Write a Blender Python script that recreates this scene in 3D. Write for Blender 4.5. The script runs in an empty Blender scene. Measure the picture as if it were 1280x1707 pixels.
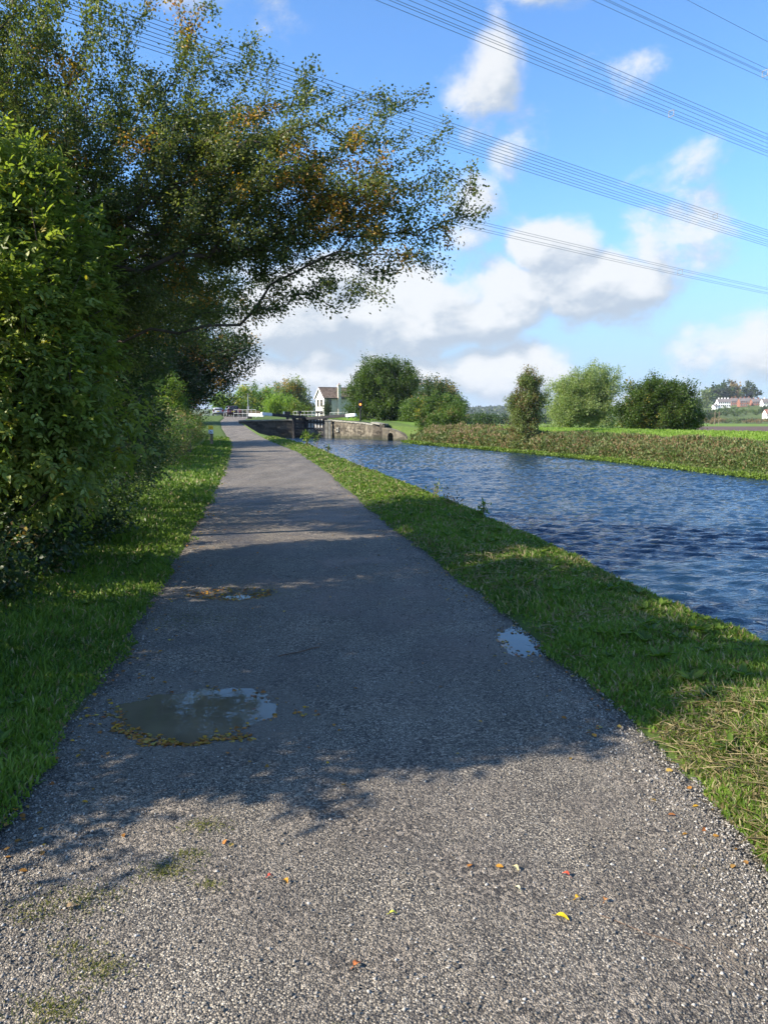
import bpy, bmesh, math, random
import numpy as np
from mathutils import Vector, Matrix
R = math.radians
rng = np.random.default_rng(7)
random.seed(7)
sc = bpy.context.scene
C = sc.collection

# ------------------------------------------------------------------ camera
EYE = 1.6
cam_d = bpy.data.cameras.new('camera'); cam = bpy.data.objects.new('camera', cam_d); C.objects.link(cam)
cam.location = (0, 0, EYE)
cam.rotation_euler = (R(90) - math.atan(153.5/1250), 0, 0)
cam_d.sensor_fit = 'VERTICAL'; cam_d.sensor_height = 36; cam_d.lens = 36*1250/1707
cam_d.clip_start = .05; cam_d.clip_end = 9000
sc.camera = cam
# ------------------------------------------------------------------ light
SUN = Vector((-0.94, -0.34, 0)).normalized(); EL = R(33)
SUN = Vector((SUN.x*math.cos(EL), SUN.y*math.cos(EL), math.sin(EL)))
sl = bpy.data.lights.new('sun', 'SUN'); sl.energy = 5.0; sl.angle = R(.5); sl.color = (1, .90, .76)
so = bpy.data.objects.new('sun', sl); C.objects.link(so)
so.rotation_euler = SUN.to_track_quat('Z', 'Y').to_euler(); so.location = (-20, -10, 30)
sc.view_settings.view_transform = 'Standard'; sc.view_settings.look = 'None'
sc.view_settings.gamma = 1; sc.view_settings.use_curve_mapping = False
sc.view_settings.exposure = 1.12

class NT:
    """tiny node helper"""
    def __init__(s, tree): s.t = tree; s.n = tree.nodes; s.l = tree.links
    def val(s, i, v):
        if isinstance(v, bpy.types.NodeSocket): s.l.new(v, i)
        elif v is not None:
            try: i.default_value = v
            except Exception: i.default_value = (*v, 1)
    def add(s, typ, ins=None, **kw):
        n = s.n.new(typ)
        for k, v in kw.items(): setattr(n, k, v)
        for k, v in (ins or {}).items(): s.val(n.inputs[k], v)
        return n
    def math(s, op, a, b=None, c=None, clamp=False):
        n = s.n.new('ShaderNodeMath'); n.operation = op; n.use_clamp = clamp
        for i, v in enumerate((a, b, c)):
            if v is not None: s.val(n.inputs[i], v)
        return n.outputs[0]
    def vm(s, op, a, b=None):
        n = s.n.new('ShaderNodeVectorMath'); n.operation = op
        s.val(n.inputs[0], a)
        if b is not None: s.val(n.inputs[1], b)
        return n
    def mix(s, f, a, b, blend='MIX'):
        n = s.n.new('ShaderNodeMix'); n.data_type = 'RGBA'; n.blend_type = blend
        s.val(n.inputs[0], f)
        for i, v in ((6, a), (7, b)):
            if isinstance(v, tuple) and len(v) == 3: v = (*v, 1)
            s.val(n.inputs[i], v)
        return n.outputs[2]
    def noise(s, vec, scale, detail=4, rough=.55, dist=0.):
        n = s.add('ShaderNodeTexNoise', {'Vector': vec, 'Scale': scale, 'Detail': detail, 'Roughness': rough, 'Distortion': dist})
        return n.outputs['Fac']
    def rng(s, v, a, b, c=0., d=1., smooth=False):
        n = s.n.new('ShaderNodeMapRange'); n.interpolation_type = 'SMOOTHSTEP' if smooth else 'LINEAR'
        for i, q in enumerate((v, a, b, c, d)): s.val(n.inputs[i], q)
        return n.outputs[0]
    def ramp(s, f, stops):
        n = s.n.new('ShaderNodeValToRGB'); s.val(n.inputs[0], f); e = n.color_ramp.elements
        while len(e) < len(stops): e.new(.5)
        for q, (p, c) in zip(e, stops): q.position = p; q.color = (*c, 1)
        return n.outputs[0]
    def scale(s, vec, v3):
        return s.vm('MULTIPLY', vec, v3).outputs[0]
    def bump(s, h, strength, dist, normal=None):
        n = s.add('ShaderNodeBump', {'Height': h, 'Strength': strength, 'Distance': dist})
        if normal is not None: s.l.new(normal, n.inputs['Normal'])
        return n.outputs[0]

# ------------------------------------------------------------------ sky with clouds
w = bpy.data.worlds.new('World'); sc.world = w; w.use_nodes = True
T = NT(w.node_tree); T.n.clear()
out = T.add('ShaderNodeOutputWorld'); bg = T.add('ShaderNodeBackground', {'Strength': .1})
T.l.new(bg.outputs[0], out.inputs[0])
sky = T.add('ShaderNodeTexSky', sky_type='NISHITA', sun_disc=False, sun_elevation=EL, sun_rotation=math.atan2(SUN.x, SUN.y),
            air_density=1.0, dust_density=.6, ozone_density=2.5)
D = T.add('ShaderNodeTexCoord').outputs['Generated']
D = T.vm('NORMALIZE', D).outputs[0]
sep = T.add('ShaderNodeSeparateXYZ', {0: D})
az = T.math('ARCTAN2', sep.outputs[0], sep.outputs[1]); el = T.math('ARCSINE', sep.outputs[2])
ae = T.add('ShaderNodeCombineXYZ', {0: az, 1: el}).outputs[0]
warp = T.add('ShaderNodeTexNoise', {'Vector': D, 'Scale': 7., 'Detail': 3.}).outputs['Color']
wv = T.vm('MULTIPLY', T.vm('SUBTRACT', warp, (.5, .5, .5)).outputs[0], (.16, .10, 0)).outputs[0]
aew = T.vm('ADD', ae, wv).outputs[0]
# cumulus clouds: azimuth, elevation, half width, half height (degrees), weight
BLOBS = [(7, 23, 3.6, 5.2, .66), (9.8, 18, 3.0, 3.6, .5), (12.5, 11.6, 4.2, 3.0, 1.), (15.5, 9.0, 7.0, 3.6, 1.), (8.5, 8.0, 6.5, 3.4, .95),
         (1, 8.0, 8.5, 4.2, 1.), (-6, 8.5, 9, 4.8, 1.), (6, 13.8, 4.5, 3.6, .66), (21, 12.0, 7, 3.4, .66), (-2, 3.5, 14, 3., .95),
         (9, 3.2, 11, 3.2, .9), (27, 4.4, 7.5, 4.0, .85), (19, 1.8, 13, 2.2, .66), (-12, 29.5, 6, 4.5, .85), (-9, 27, 3., 2.6, .65),
         (14, 29, 8.5, 4.2, .56), (16, 24, 5, 3.5, .44), (20, 16, 5, 2.4, .5), (-24, 12, 14, 7, .6), (-45, 14, 15, 6, .75), (48, 10, 14, 5, .75), (75, 18, 14, 7, .7),
         (-80, 20, 12, 6, .6), (110, 12, 18, 6, .7), (160, 16, 20, 8, .7), (-140, 14, 18, 7, .7), (-20, 45, 9, 5, .55), (40, 40, 9, 5, .5), (100, 45, 14, 7, .6)]
def blobsum(vec):
    tot = None
    for a, e, ra, re, wgt in BLOBS:
        q = T.vm('SUBTRACT', vec, (R(a), R(e), 0)).outputs[0]
        q = T.vm('MULTIPLY', q, (1/R(ra), 1/R(re), 0)).outputs[0]
        l = T.vm('LENGTH', q).outputs['Value']
        g = T.rng(l, .15, 1.35, wgt, 0., True)
        tot = g if tot is None else T.math('MAXIMUM', tot, g)
    return tot
B = blobsum(aew)
Bup = blobsum(T.vm('ADD', aew, (R(-1.0), R(1.5), 0)).outputs[0])
Dn = T.scale(D, (1, 1, 1.5))
n1 = T.noise(Dn, 9., 11, .62, .2)
n2 = T.noise(T.vm('ADD', Dn, (-.02, 0, .03)).outputs[0], 9., 11, .62, .2)
nf = T.noise(Dn, 3.2, 3, .5)
dens = T.math('ADD', T.math('MULTIPLY', T.math('SUBTRACT', n1, .5), 1.7), T.math('SUBTRACT', B, .36))
dens2 = T.math('ADD', T.math('MULTIPLY', T.math('SUBTRACT', n2, .5), 1.7), T.math('SUBTRACT', Bup, .36))
cov = T.rng(dens, -.12, .40, 0, .95, True)
# light from the upper left: side with less cloud towards the sun is bright
lit = T.rng(T.math('SUBTRACT', dens, dens2), -.28, .30, 0, 1, True)
ccol = T.mix(lit, (2.45, 2.85, 3.35), (4.3, 4.4, 4.5))
skyc = T.mix(1., sky.outputs[0], (0.80, 1.12, 1.42), 'MULTIPLY')
hz = T.rng(sep.outputs[2], 0., .30, .85, 0., True)
skyc = T.mix(hz, skyc, (2.05, 2.7, 3.75))
allc = T.mix(cov, skyc, ccol)
T.l.new(allc, bg.inputs[0])

# ------------------------------------------------------------------ materials
def mat(name, rough=.8, spec=.3, metallic=0.):
    m = bpy.data.materials.new(name); m.use_nodes = True
    t = NT(m.node_tree); b = m.node_tree.nodes['Principled BSDF']
    b.inputs['Roughness'].default_value = rough; b.inputs['Specular IOR Level'].default_value = spec
    b.inputs['Metallic'].default_value = metallic
    return m, t, b
def obco(t): return t.add('ShaderNodeTexCoord').outputs['Object']
def geo(t): return t.add('ShaderNodeNewGeometry').outputs['Position']
def flat(name, c, rough=.7, spec=.3, var=.25, scale=6., metallic=0., bump=0.):
    m, t, b = mat(name, rough, spec, metallic)
    p = geo(t); n = t.noise(p, scale, 5)
    f = t.rng(n, .3, .7, 1-var, 1+var)
    t.l.new(t.mix(1., (*c, 1), t.add('ShaderNodeCombineXYZ', {0: f, 1: f, 2: f}).outputs[0], 'MULTIPLY'), b.inputs['Base Color'])
    if bump: t.l.new(t.bump(t.noise(p, scale*4, 4), .6, bump), b.inputs['Normal'])
    return m
def leafmat(name, transl=.35, rough=.45, spec=.35):
    m, t, b = mat(name, rough, spec)
    a = t.add('ShaderNodeAttribute', attribute_name='tint').outputs['Color']
    t.l.new(a, b.inputs['Base Color'])
    tr = t.add('ShaderNodeBsdfTranslucent'); t.l.new(t.mix(1., a, (1.5, 1.6, .7, 1), 'MULTIPLY'), tr.inputs[0])
    mx = t.add('ShaderNodeMixShader', {0: transl}); t.l.new(b.outputs[0], mx.inputs[1]); t.l.new(tr.outputs[0], mx.inputs[2])
    t.l.new(mx.outputs[0], t.n['Material Output'].inputs[0])
    return m
M_leaf = leafmat('leaf', .42); M_grass = leafmat('grass_blade', .3, .5, .25); M_dry = leafmat('dry_leaf', .15, .6, .3)
M_bark = flat('bark', (.11, .085, .06), .9, .2, .4, 9, bump=.01)
M_twig = flat('twig', (.13, .085, .06), .85, .2, .3, 9)

def m_asphalt():
    m, t, b = mat('asphalt', .8, .35); p = geo(t)
    v = t.add('ShaderNodeTexVoronoi', {'Vector': p, 'Scale': 165., 'Randomness': 1.}, feature='F1')
    v2 = t.add('ShaderNodeTexVoronoi', {'Vector': p, 'Scale': 88., 'Randomness': 1.}, feature='F1')
    cs = t.add('ShaderNodeSeparateColor', {0: v.outputs['Color']}); cs2 = t.add('ShaderNodeSeparateColor', {0: v2.outputs['Color']})
    stones = t.ramp(cs.outputs[0], [(0, (.05, .045, .04)), (.3, (.12, .107, .09)), (.6, (.215, .19, .153)), (.85, (.36, .31, .235)), (1, (.60, .53, .42))])
    big = t.ramp(cs2.outputs[0], [(0, (.055, .05, .044)), (.5, (.185, .158, .125)), (1, (.46, .39, .30))])
    col = t.mix(t.rng(t.noise(p, 2.3, 4), .42, .60), stones, big)
    gap = t.rng(v.outputs['Distance'], .35, .75, 1., .42)
    col = t.mix(1., col, t.add('ShaderNodeCombineXYZ', {0: gap, 1: gap, 2: gap}).outputs[0], 'MULTIPLY')
    # damp, tar rich and silty patches; the damp also has tree shade painted in
    big1 = t.noise(p, .55, 5, .6); mid = t.noise(t.vm('ADD', p, (9, 3, 0)).outputs[0], 1.7, 6, .65)
    damp = t.rng(t.math('ADD', t.math('MULTIPLY', big1, .6), t.math('MULTIPLY', mid, .4)), .44, .60, 0, 1, True)
    y = t.add('ShaderNodeSeparateXYZ', {0: p}).outputs[1]
    shade_zone = t.math('MULTIPLY', t.rng(y, 3.0, 5.5, .35, 1, True), t.rng(y, 13, 19, 1, .25, True))
    tone = t.rng(t.noise(t.scale(p, (1.5, .35, 1)), 1.1, 5, .62), .3, .7, .78, 1.32)
    col = t.mix(1., col, t.add('ShaderNodeCombineXYZ', {0: tone, 1: tone, 2: tone}).outputs[0], 'MULTIPLY')
    wet_shade = t.math('MULTIPLY', damp, shade_zone)
    col = t.mix(wet_shade, col, t.mix(1., col, (.40, .41, .46, 1), 'MULTIPLY'))
    silt = t.rng(t.noise(t.vm('ADD', p, (2, 20, 0)).outputs[0], 1.1, 6, .7), .56, .70, 0, .55, True)
    col = t.mix(silt, col, (.20, .165, .125))
    for (cx, cy, rx, ry) in ((-1.03, 3.98, .62, .56), (.98, 5.35, .24, .56), (-1.38, 6.82, .5, .34)):
        q = t.vm('MULTIPLY', t.vm('SUBTRACT', p, (cx, cy, 0)).outputs[0], (1/rx, 1/ry, 0)).outputs[0]; l_ = t.math('ADD', t.vm('LENGTH', q).outputs['Value'], t.math('MULTIPLY', t.math('SUBTRACT', t.noise(p, 4., 5, .7), .5), .9))
        col = t.mix(t.rng(l_, .8, 1.25, .62, 0, True), col, (.17, .145, .115))
    moss = t.rng(t.noise(t.vm('ADD', p, (2, 1, 0)).outputs[0], 3.4, 6, .72), .66, .74, 0, .5, True)
    col = t.mix(moss, col, (.10, .105, .035))
    t.l.new(col, b.inputs['Base Color'])
    t.l.new(t.math('SUBTRACT', .86, t.math('MULTIPLY', wet_shade, .36)), b.inputs['Roughness'])
    h = t.math('MULTIPLY', v.outputs['Distance'], -1.)
    h2 = t.math('ADD', h, t.math('MULTIPLY', v2.outputs['Distance'], -.8))
    h3 = t.math('ADD', h2, t.math('MULTIPLY', cs.outputs[1], .5))
    nrm = t.bump(h3, .9, .006)
    t.l.new(nrm, b.inputs['Normal'])
    return m
M_asphalt = m_asphalt()

def m_ground():
    m, t, b = mat('turf_soil', .95, .15); p = geo(t)
    g = t.ramp(t.noise(p, 3., 6, .7), [(.25, (.045, .08, .018)), (.5, (.075, .13, .025)), (.75, (.13, .17, .045))])
    g2 = t.ramp(t.noise(p, 28., 5, .7), [(.3, (.05, .08, .02)), (.6, (.09, .12, .035)), (.8, (.17, .155, .08))])
    col = t.mix(.5, g, g2)
    soil = t.rng(t.noise(p, 5., 6, .7), .55, .68, 0, .55, True)
    col = t.mix(soil, col, (.085, .065, .045))
    sp = t.add('ShaderNodeSeparateXYZ', {0: p}); f = t.math('ADD', sp.outputs[0], t.math('MULTIPLY', sp.outputs[1], .24))
    col = t.mix(t.rng(f, 20., 21.5, 0, 1), col, t.ramp(t.noise(p, .9, 6, .7), [(.3, (.085, .15, .02)), (.55, (.13, .22, .03)), (.8, (.19, .26, .05))]))
    t.l.new(col, b.inputs['Base Color'])
    t.l.new(t.bump(t.noise(p, 40., 5, .7), .8, .03), b.inputs['Normal'])
    return m
M_ground = m_ground()

def m_water():
    m, t, b = mat('canal_water', .04, .5); p = geo(t)
    b.inputs['Base Color'].default_value = (.008, .026, .052, 1); b.inputs['IOR'].default_value = 1.33
    ps = t.scale(t.vm('ADD', p, t.vm('MULTIPLY', t.add('ShaderNodeTexNoise', {'Vector': p, 'Scale': .35}).outputs['Color'], (1.2, 1.2, 0)).outputs[0]).outputs[0], (.55, 1.25, 1))
    a = t.noise(ps, 6., 4, .55, .6); c = t.noise(ps, 14., 3, .6, .4)
    gust = t.rng(t.noise(t.scale(p, (.5, 1, 1)), .22, 3), .35, .65, .55, 1.1)
    h = t.math('MULTIPLY', t.math('ADD', a, t.math('MULTIPLY', c, .33)), gust)
    t.l.new(t.bump(h, 1., .06), b.inputs['Normal'])
    return m
M_water = m_water()
def m_puddle(name, c):
    m, t, b = mat(name, .02, .6); p = geo(t)
    b.inputs['IOR'].default_value = 1.36
    t.l.new(t.ramp(t.noise(p, 3., 4), [(.3, tuple(q*.6 for q in c)), (.7, c)]), b.inputs['Base Color'])
    t.l.new(t.bump(t.noise(p, 9., 2), .25, .003), b.inputs['Normal'])
    return m
M_pud1 = m_puddle('muddy_water', (.17, .135, .088)); M_pud2 = m_puddle('clear_puddle_water', (.02, .022, .022))

def m_stone(name, base, streak):
    m, t, b = mat(name, .9, .2); p = geo(t)
    g = t.ramp(t.noise(p, 3.6, 7, .75), [(.3, tuple(q*.55 for q in base)), (.55, base), (.8, tuple(min(1, q*1.5) for q in base))])
    vc = t.add('ShaderNodeTexVoronoi', {'Vector': t.scale(p, (1.6, 1.6, 3.4)), 'Scale': 1.}); vs = t.add('ShaderNodeSeparateColor', {0: vc.outputs['Color']})
    q = t.rng(vs.outputs[0], 0, 1, .45, 1.35); g = t.mix(1., g, t.add('ShaderNodeCombineXYZ', {0: q, 1: q, 2: t.math('MULTIPLY', q, .94)}).outputs[0], 'MULTIPLY')
    s = t.rng(t.noise(t.scale(p, (3., 3., .25)), 1.2, 5, .65), .52, .66, 0, streak, True)
    col = t.mix(s, g, (.05, .045, .038))
    z = t.add('ShaderNodeSeparateXYZ', {0: p}).outputs[2]
    al = t.rng(z, -.35, .25, .8, 0, True)
    col = t.mix(al, col, (.035, .04, .025))
    t.l.new(col, b.inputs['Base Color']); t.l.new(t.bump(t.noise(p, 14., 5, .7), .7, .03), b.inputs['Normal'])
    return m
M_stone = m_stone('lock_stone', (.19, .165, .13), .9)
M_stone_shade = m_stone('shaded_lock_stone', (.10, .085, .07), .8)  # same stone with shade put into a darker base colour
M_coping = flat('coping_stone', (.25, .24, .20), .85, .2, .3, 3)
M_plank = m_stone('gate_timber', (.17, .16, .15), .6)
M_black = flat('black_painted_timber', (.022, .022, .024), .6, .3, .4, 4)
M_white = flat('white_paint', (.72, .72, .70), .55, .3, .15, 5)
M_rail = flat('worn_white_paint', (.48, .48, .46), .6, .3, .2, 5)
M_render_w = flat('white_render', (.78, .77, .73), .85, .2, .08, 1)
M_render_g = flat('pebble_dash', (.56, .48, .37), .95, .1, .12, 1.5)
M_tile = flat('roof_tile', (.17, .125, .095), .85, .2, .5, 2.5)
M_glass = flat('window_glass', (.03, .035, .045), .08, .6, .1, 1)
M_brickd = flat('red_brick', (.26, .12, .08), .9, .2, .25, .8)
M_slate = flat('slate', (.16, .14, .13), .7, .3, .25, .7)
M_grey = flat('galvanised_metal', (.28, .29, .30), .5, .4, .15, 4)
M_wire = flat('conductor', (.10, .13, .17), .5, .4, .1, 1)
M_post = flat('weathered_post', (.20, .15, .10), .9, .2, .3, 10)
M_yel = flat('yellow_plate', (.80, .52, .015), .45, .4, .05, 3)
M_wpl = flat('white_plate', (.75, .76, .80), .45, .4, .05, 3)
M_blk = flat('black_print', (.02, .02, .02), .5, .3, .05, 3)
M_carb = flat('dark_car_paint', (.035, .014, .022), .22, .6, .1, 2)
M_carw = flat('silver_car_paint', (.35, .37, .40), .25, .6, .08, 2)
M_carr = flat('red_car_paint', (.35, .03, .03), .25, .6, .08, 2)
M_tyre = flat('tyre', (.02, .02, .02), .85, .2, .1, 2)
M_tail = flat('tail_lamp', (.30, .01, .01), .2, .6, .05, 2)
M_plow = flat('ploughed_earth', (.115, .085, .068), .95, .1, .2, .15)
M_field = flat('meadow_grass', (.13, .20, .035), .95, .1, .25, .12)
M_hill = flat('hill_scrub', (.085, .115, .035), .95, .1, .5, .02)
M_stonechip = leafmat('stone_chip', 0., .75, .3)
em, t_, b_ = mat('amber_lens', .3, .5); b_.inputs['Base Color'].default_value = (.9, .3, .05, 1)
b_.inputs['Emission Color'].default_value = (1, .33, .06, 1); b_.inputs['Emission Strength'].default_value = .8
M_amber = em

# ------------------------------------------------------------------ object helpers
def tag(o, label=None, cat=None, group=None, kind=None):
    if label: o['label'] = label
    if cat: o['category'] = cat
    if group: o['group'] = group
    if kind: o['kind'] = kind
    return o
def empty(name, loc, rz=0.):
    o = bpy.data.objects.new(name, None); C.objects.link(o); o.location = loc; o.rotation_euler = (0, 0, rz); o.empty_display_size = .2
    return o
def link(name, me, m=None, parent=None):
    o = bpy.data.objects.new(name, me); C.objects.link(o)
    if m is not None: me.materials.append(m)
    if parent is not None: o.parent = parent
    return o
def fast_mesh(name, V, F, col=None):
    """V (n,3), F (m,k) all the same k"""
    me = bpy.data.meshes.new(name); V = np.ascontiguousarray(V, dtype=np.float32); F = np.ascontiguousarray(F, dtype=np.int32)
    k = F.shape[1]; me.vertices.add(len(V)); me.vertices.foreach_set('co', V.ravel())
    me.loops.add(F.size); me.loops.foreach_set('vertex_index', F.ravel())
    me.polygons.add(len(F)); me.polygons.foreach_set('loop_start', np.arange(0, F.size, k, dtype=np.int32))
    me.polygons.foreach_set('loop_total', np.full(len(F), k, dtype=np.int32))
    if col is not None:
        a = me.color_attributes.new('tint', 'FLOAT_COLOR', 'POINT')
        c4 = np.ones((len(V), 4), np.float32); c4[:, :3] = col; a.data.foreach_set('color', c4.ravel())
    me.update(calc_edges=True); me.validate()
    return me
class MB:
    def __init__(s): s.b = bmesh.new()
    def box(s, c, size, rz=0., rot=None):
        M = Matrix.Translation(c) @ (rot if rot is not None else Matrix.Rotation(rz, 4, 'Z')) @ Matrix.Diagonal((*size, 1))
        bmesh.ops.create_cube(s.b, size=1, matrix=M); return s
    def bar(s, a, b, r, n=6, r2=None):
        a, b = Vector(a), Vector(b); d = b-a
        M = Matrix.Translation((a+b)/2) @ d.to_track_quat('Z', 'Y').to_matrix().to_4x4()
        bmesh.ops.create_cone(s.b, cap_ends=True, segments=n, radius1=r, radius2=r if r2 is None else r2, depth=d.length, matrix=M); return s
    def beam(s, a, b, w_, h_):
        a, b = Vector(a), Vector(b); d = b-a
        M = Matrix.Translation((a+b)/2) @ d.to_track_quat('X', 'Z').to_matrix().to_4x4() @ Matrix.Diagonal((d.length, w_, h_, 1))
        bmesh.ops.create_cube(s.b, size=1, matrix=M); return s
    def poly(s, pts, ext):
        vs = [s.b.verts.new(p) for p in pts]; f = s.b.faces.new(vs)
        r = bmesh.ops.extrude_face_region(s.b, geom=[f])
        bmesh.ops.translate(s.b, verts=[v for v in r['geom'] if isinstance(v, bmesh.types.BMVert)], vec=ext)
        return s
    def build(s, name, m, parent=None, bevel=0., smooth=False):
        if bevel: bmesh.ops.bevel(s.b, geom=list(s.b.edges), offset=bevel, segments=2, affect='EDGES', clamp_overlap=True)
        bmesh.ops.recalc_face_normals(s.b, faces=s.b.faces)
        me = bpy.data.meshes.new(name); s.b.to_mesh(me); s.b.free()
        if smooth: me.shade_smooth()
        return link(name, me, m, parent)
def norm(a): return a/np.maximum(np.linalg.norm(a, axis=-1, keepdims=True), 1e-9)
def vnoise(x, y, s, seed=0):
    """cheap smooth value noise, numpy"""
    r = np.random.default_rng(seed); tab = r.random((64, 64))
    x = np.asarray(x, float)*s+100.3; y = np.asarray(y, float)*s+57.7
    xi = np.floor(x).astype(int); yi = np.floor(y).astype(int); fx = x-xi; fy = y-yi
    fx = fx*fx*(3-2*fx); fy = fy*fy*(3-2*fy)
    g = lambda a, b: tab[a % 64, b % 64]
    return (g(xi, yi)*(1-fx)+g(xi+1, yi)*fx)*(1-fy)+(g(xi, yi+1)*(1-fx)+g(xi+1, yi+1)*fx)*fy
def fbm(x, y, s, seed=0, o=4):
    return sum(vnoise(x, y, s*2**i, seed+i)*.5**i for i in range(o))/sum(.5**i for i in range(o))

# ------------------------------------------------------------------ terrain lines (metres, y = away from the viewer)
def PI(ys, xs): return lambda y: np.interp(y, ys, xs)
_pl = PI([-12, 2.9, 4.3, 6, 9, 13.3, 22.4, 40.4, 57, 66, 75, 90, 108, 125, 170], [-1.1, -1.59, -1.76, -2.0, -2.49, -3.22, -4.8, -8.2, -11.6, -13.8, -16.1, -19.5, -22.8, -26.6, -42])
_pw = PI([-12, 3, 13, 22, 37, 58, 75, 90, 125, 170], [3.0, 3.03, 3.0, 3.2, 3.4, 3.0, 2.6, 2.6, 4.2, 4.5])
zP = PI([-12, 57, 66, 75, 90, 125, 170], [0, 0, .3, .8, 1.45, 2.25, 2.4])
pathL = lambda y: _pl(y) + .10*(fbm(y, y*0, 1.1, 5)-.5)*np.clip(8/np.maximum(y, 1), .3, 1.5) + .06*(fbm(y, y*0, 5., 8)-.5)
pathR = lambda y: _pl(y)+_pw(y) + .14*(fbm(y, y*0+4, 1.0, 15)-.5) + .08*(fbm(y, y*0+4, 5., 18)-.5)
bank = lambda y: PI([-12, 4.94, 5.6, 7.6, 10.5, 13.8, 21.2, 32, 44.9, 57.8, 68, 83.9], [3.6, 2.66, 2.52, 2.25, 1.89, 1.35, 0, -2.05, -4.3, -7.2, -11.3, -15.9])(y) + .12*(fbm(y, y*0+7, .9, 25)-.5)
farF = PI([-12, 5, 25.3, 35, 43, 51, 58.7, 66.6, 70.6, 72.8, 75.2, 77.6, 79.6, 82.3, 84], [21, 17.5, 13.1, 11.5, 9.2, 6.8, 4.0, 2.3, 2.2, .5, -.5, -1.5, -3.4, -5.4, -6.1])
WZ = -.36

def mk_ground():
    ys = np.concatenate([np.arange(-12, 2, 1.), np.arange(2, 14, .12), np.arange(14, 30, .4), np.arange(30, 83.9, 1.), [83.98]])
    rows = []
    for y in ys:
        bw, bh = np.interp(y, [66, 73], [2.3, .5]), np.interp(y, [50, 66, 72, 84], [.86, .95, 1.3, 1.85])
        L, Rr, B_, F_ = pathL(y), pathR(y), bank(y), farF(y); z = zP(y)
        xs = [-900, -200, -60, -30, -14]; zs = [z]*5
        xs = [-900, -200, -60, L-14]; zs = [z]*4
        for q in (6, 3, 2, 1.2, .7, .3, .08): xs.append(L-q); zs.append(z+.015+.05*q*(q < 3.1)+.10*(q > 3)+.04*(fbm(L-q, y, 1.5, 3)-.5))
        xs += [L+.06, Rr-.06]; zs += [z-.06, z-.06]
        for k in (.04, .15, .35, .6, .85, 1.):
            xx = Rr+(B_-Rr)*k; xs.append(xx); zs.append(z+.01+.07*math.sin(min(k, .9)*3.0)+.05*(fbm(xx, y, 1.6, 33)-.5)-(.06 if k == 1 else 0))
        xs += [B_+.10, B_+.14, F_-.6, F_-.2, F_+.1]; zs += [min(z*.3, 0)-.25, -1.2, -1.2, -.5, WZ+.06]
        for k in (.3, .6, .85, 1.): xs.append(F_+.1+bw*k); zs.append(WZ+.06+(bh*math.sin(k*1.5)))
        xs += [F_+4, F_+7.5, F_+12, F_+18, F_+60, F_+900]; zs += [max(.78, bh-.3), max(1.0, bh-.36), .25, -.6, -.7, -.7]
        rows.append((xs, zs))
    # lock island and beyond: rows behind the lock face, chamber sunk between the walls
    ys2 = list(ys)
    for y in [84.05, 90, 98, 106, 111.9]:
        k = (y-84)/28; cl = -10.1-3.2*k; cr = -6.3-3.2*k; L, Rr = float(pathL(y)), float(pathR(y)); z = float(zP(y))
        xs = [-900, -200, -60, L-14]+[L-q for q in (6, 3, 2, 1.2, .7, .3, .08)]+[L+.06, Rr-.06]
        zs = [z]*4+[z+.05]*7+[z-.06]*2
        for kk in (.04, .15, .35, .6, .85, 1.): xs.append(Rr+(cl-Rr)*kk); zs.append(z+.05+(1.55-z)*kk*(y < 100))
        xs += [cl+.02, cl+.04, cr-.04, cr-.02, cr+.1]; zs += [-.5, -1.2, -1.2, -.5, 1.5]
        for q in (.3, .6, .85, 1.): xs.append(cr+.1+5*q); zs.append(1.5)
        xs += [cr+9, cr+13, cr+17, cr+24, cr+70, cr+900]; zs += [1.4, 1.0, .2, -.6, -.7, -.7]
        rows.append((xs, zs)); ys2.append(y)
    for y in [112.1, 125, 140, 170, 300, 1000, 5000]:
        L, Rr = float(pathL(y)), float(pathR(y)); z = float(zP(y)) if y < 180 else (1.5 if y < 301 else -.7)
        cl = -13.4; cr = -9.4
        xs = [-900-y, -200-y*.2, -60-y*.1, L-14]+[L-q for q in (6, 3, 2, 1.2, .7, .3, .08)]+[L+.06, Rr-.06]
        zs = [z]*4+[z+.05]*7+[z-.06]*2
        for kk in (.04, .15, .35, .6, .85, 1.): xs.append(Rr+(cl-Rr)*kk); zs.append(z)
        xs += [cl+.5, cl+1, cl+2, cl+3, cr+.1]; zs += [z]*5
        for q in (.3, .6, .85, 1.): xs.append(cr+.1+5*q); zs.append(min(z, 2.))
        xs += [cr+9, cr+13, cr+17, cr+24, cr+70+y*.2, cr+900+y]; zs += [min(z, 1.7), min(z, 1.5), min(z, 1.), -.6, -.7, -.7]
        rows.append((xs, zs)); ys2.append(y)
    n = len(rows[0][0]); V = np.array([[x, y, z] for (xs, zs), y in zip(rows, ys2) for x, z in zip(xs, zs)])
    i = np.arange((len(rows)-1)*n).reshape(-1, n)[:, :-1].ravel()
    me = fast_mesh('ground', V, np.stack([i, i+1, i+n+1, i+n], 1)); me.shade_smooth()
    tag(link('ground', me, M_ground), kind='structure')
mk_ground()

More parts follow.
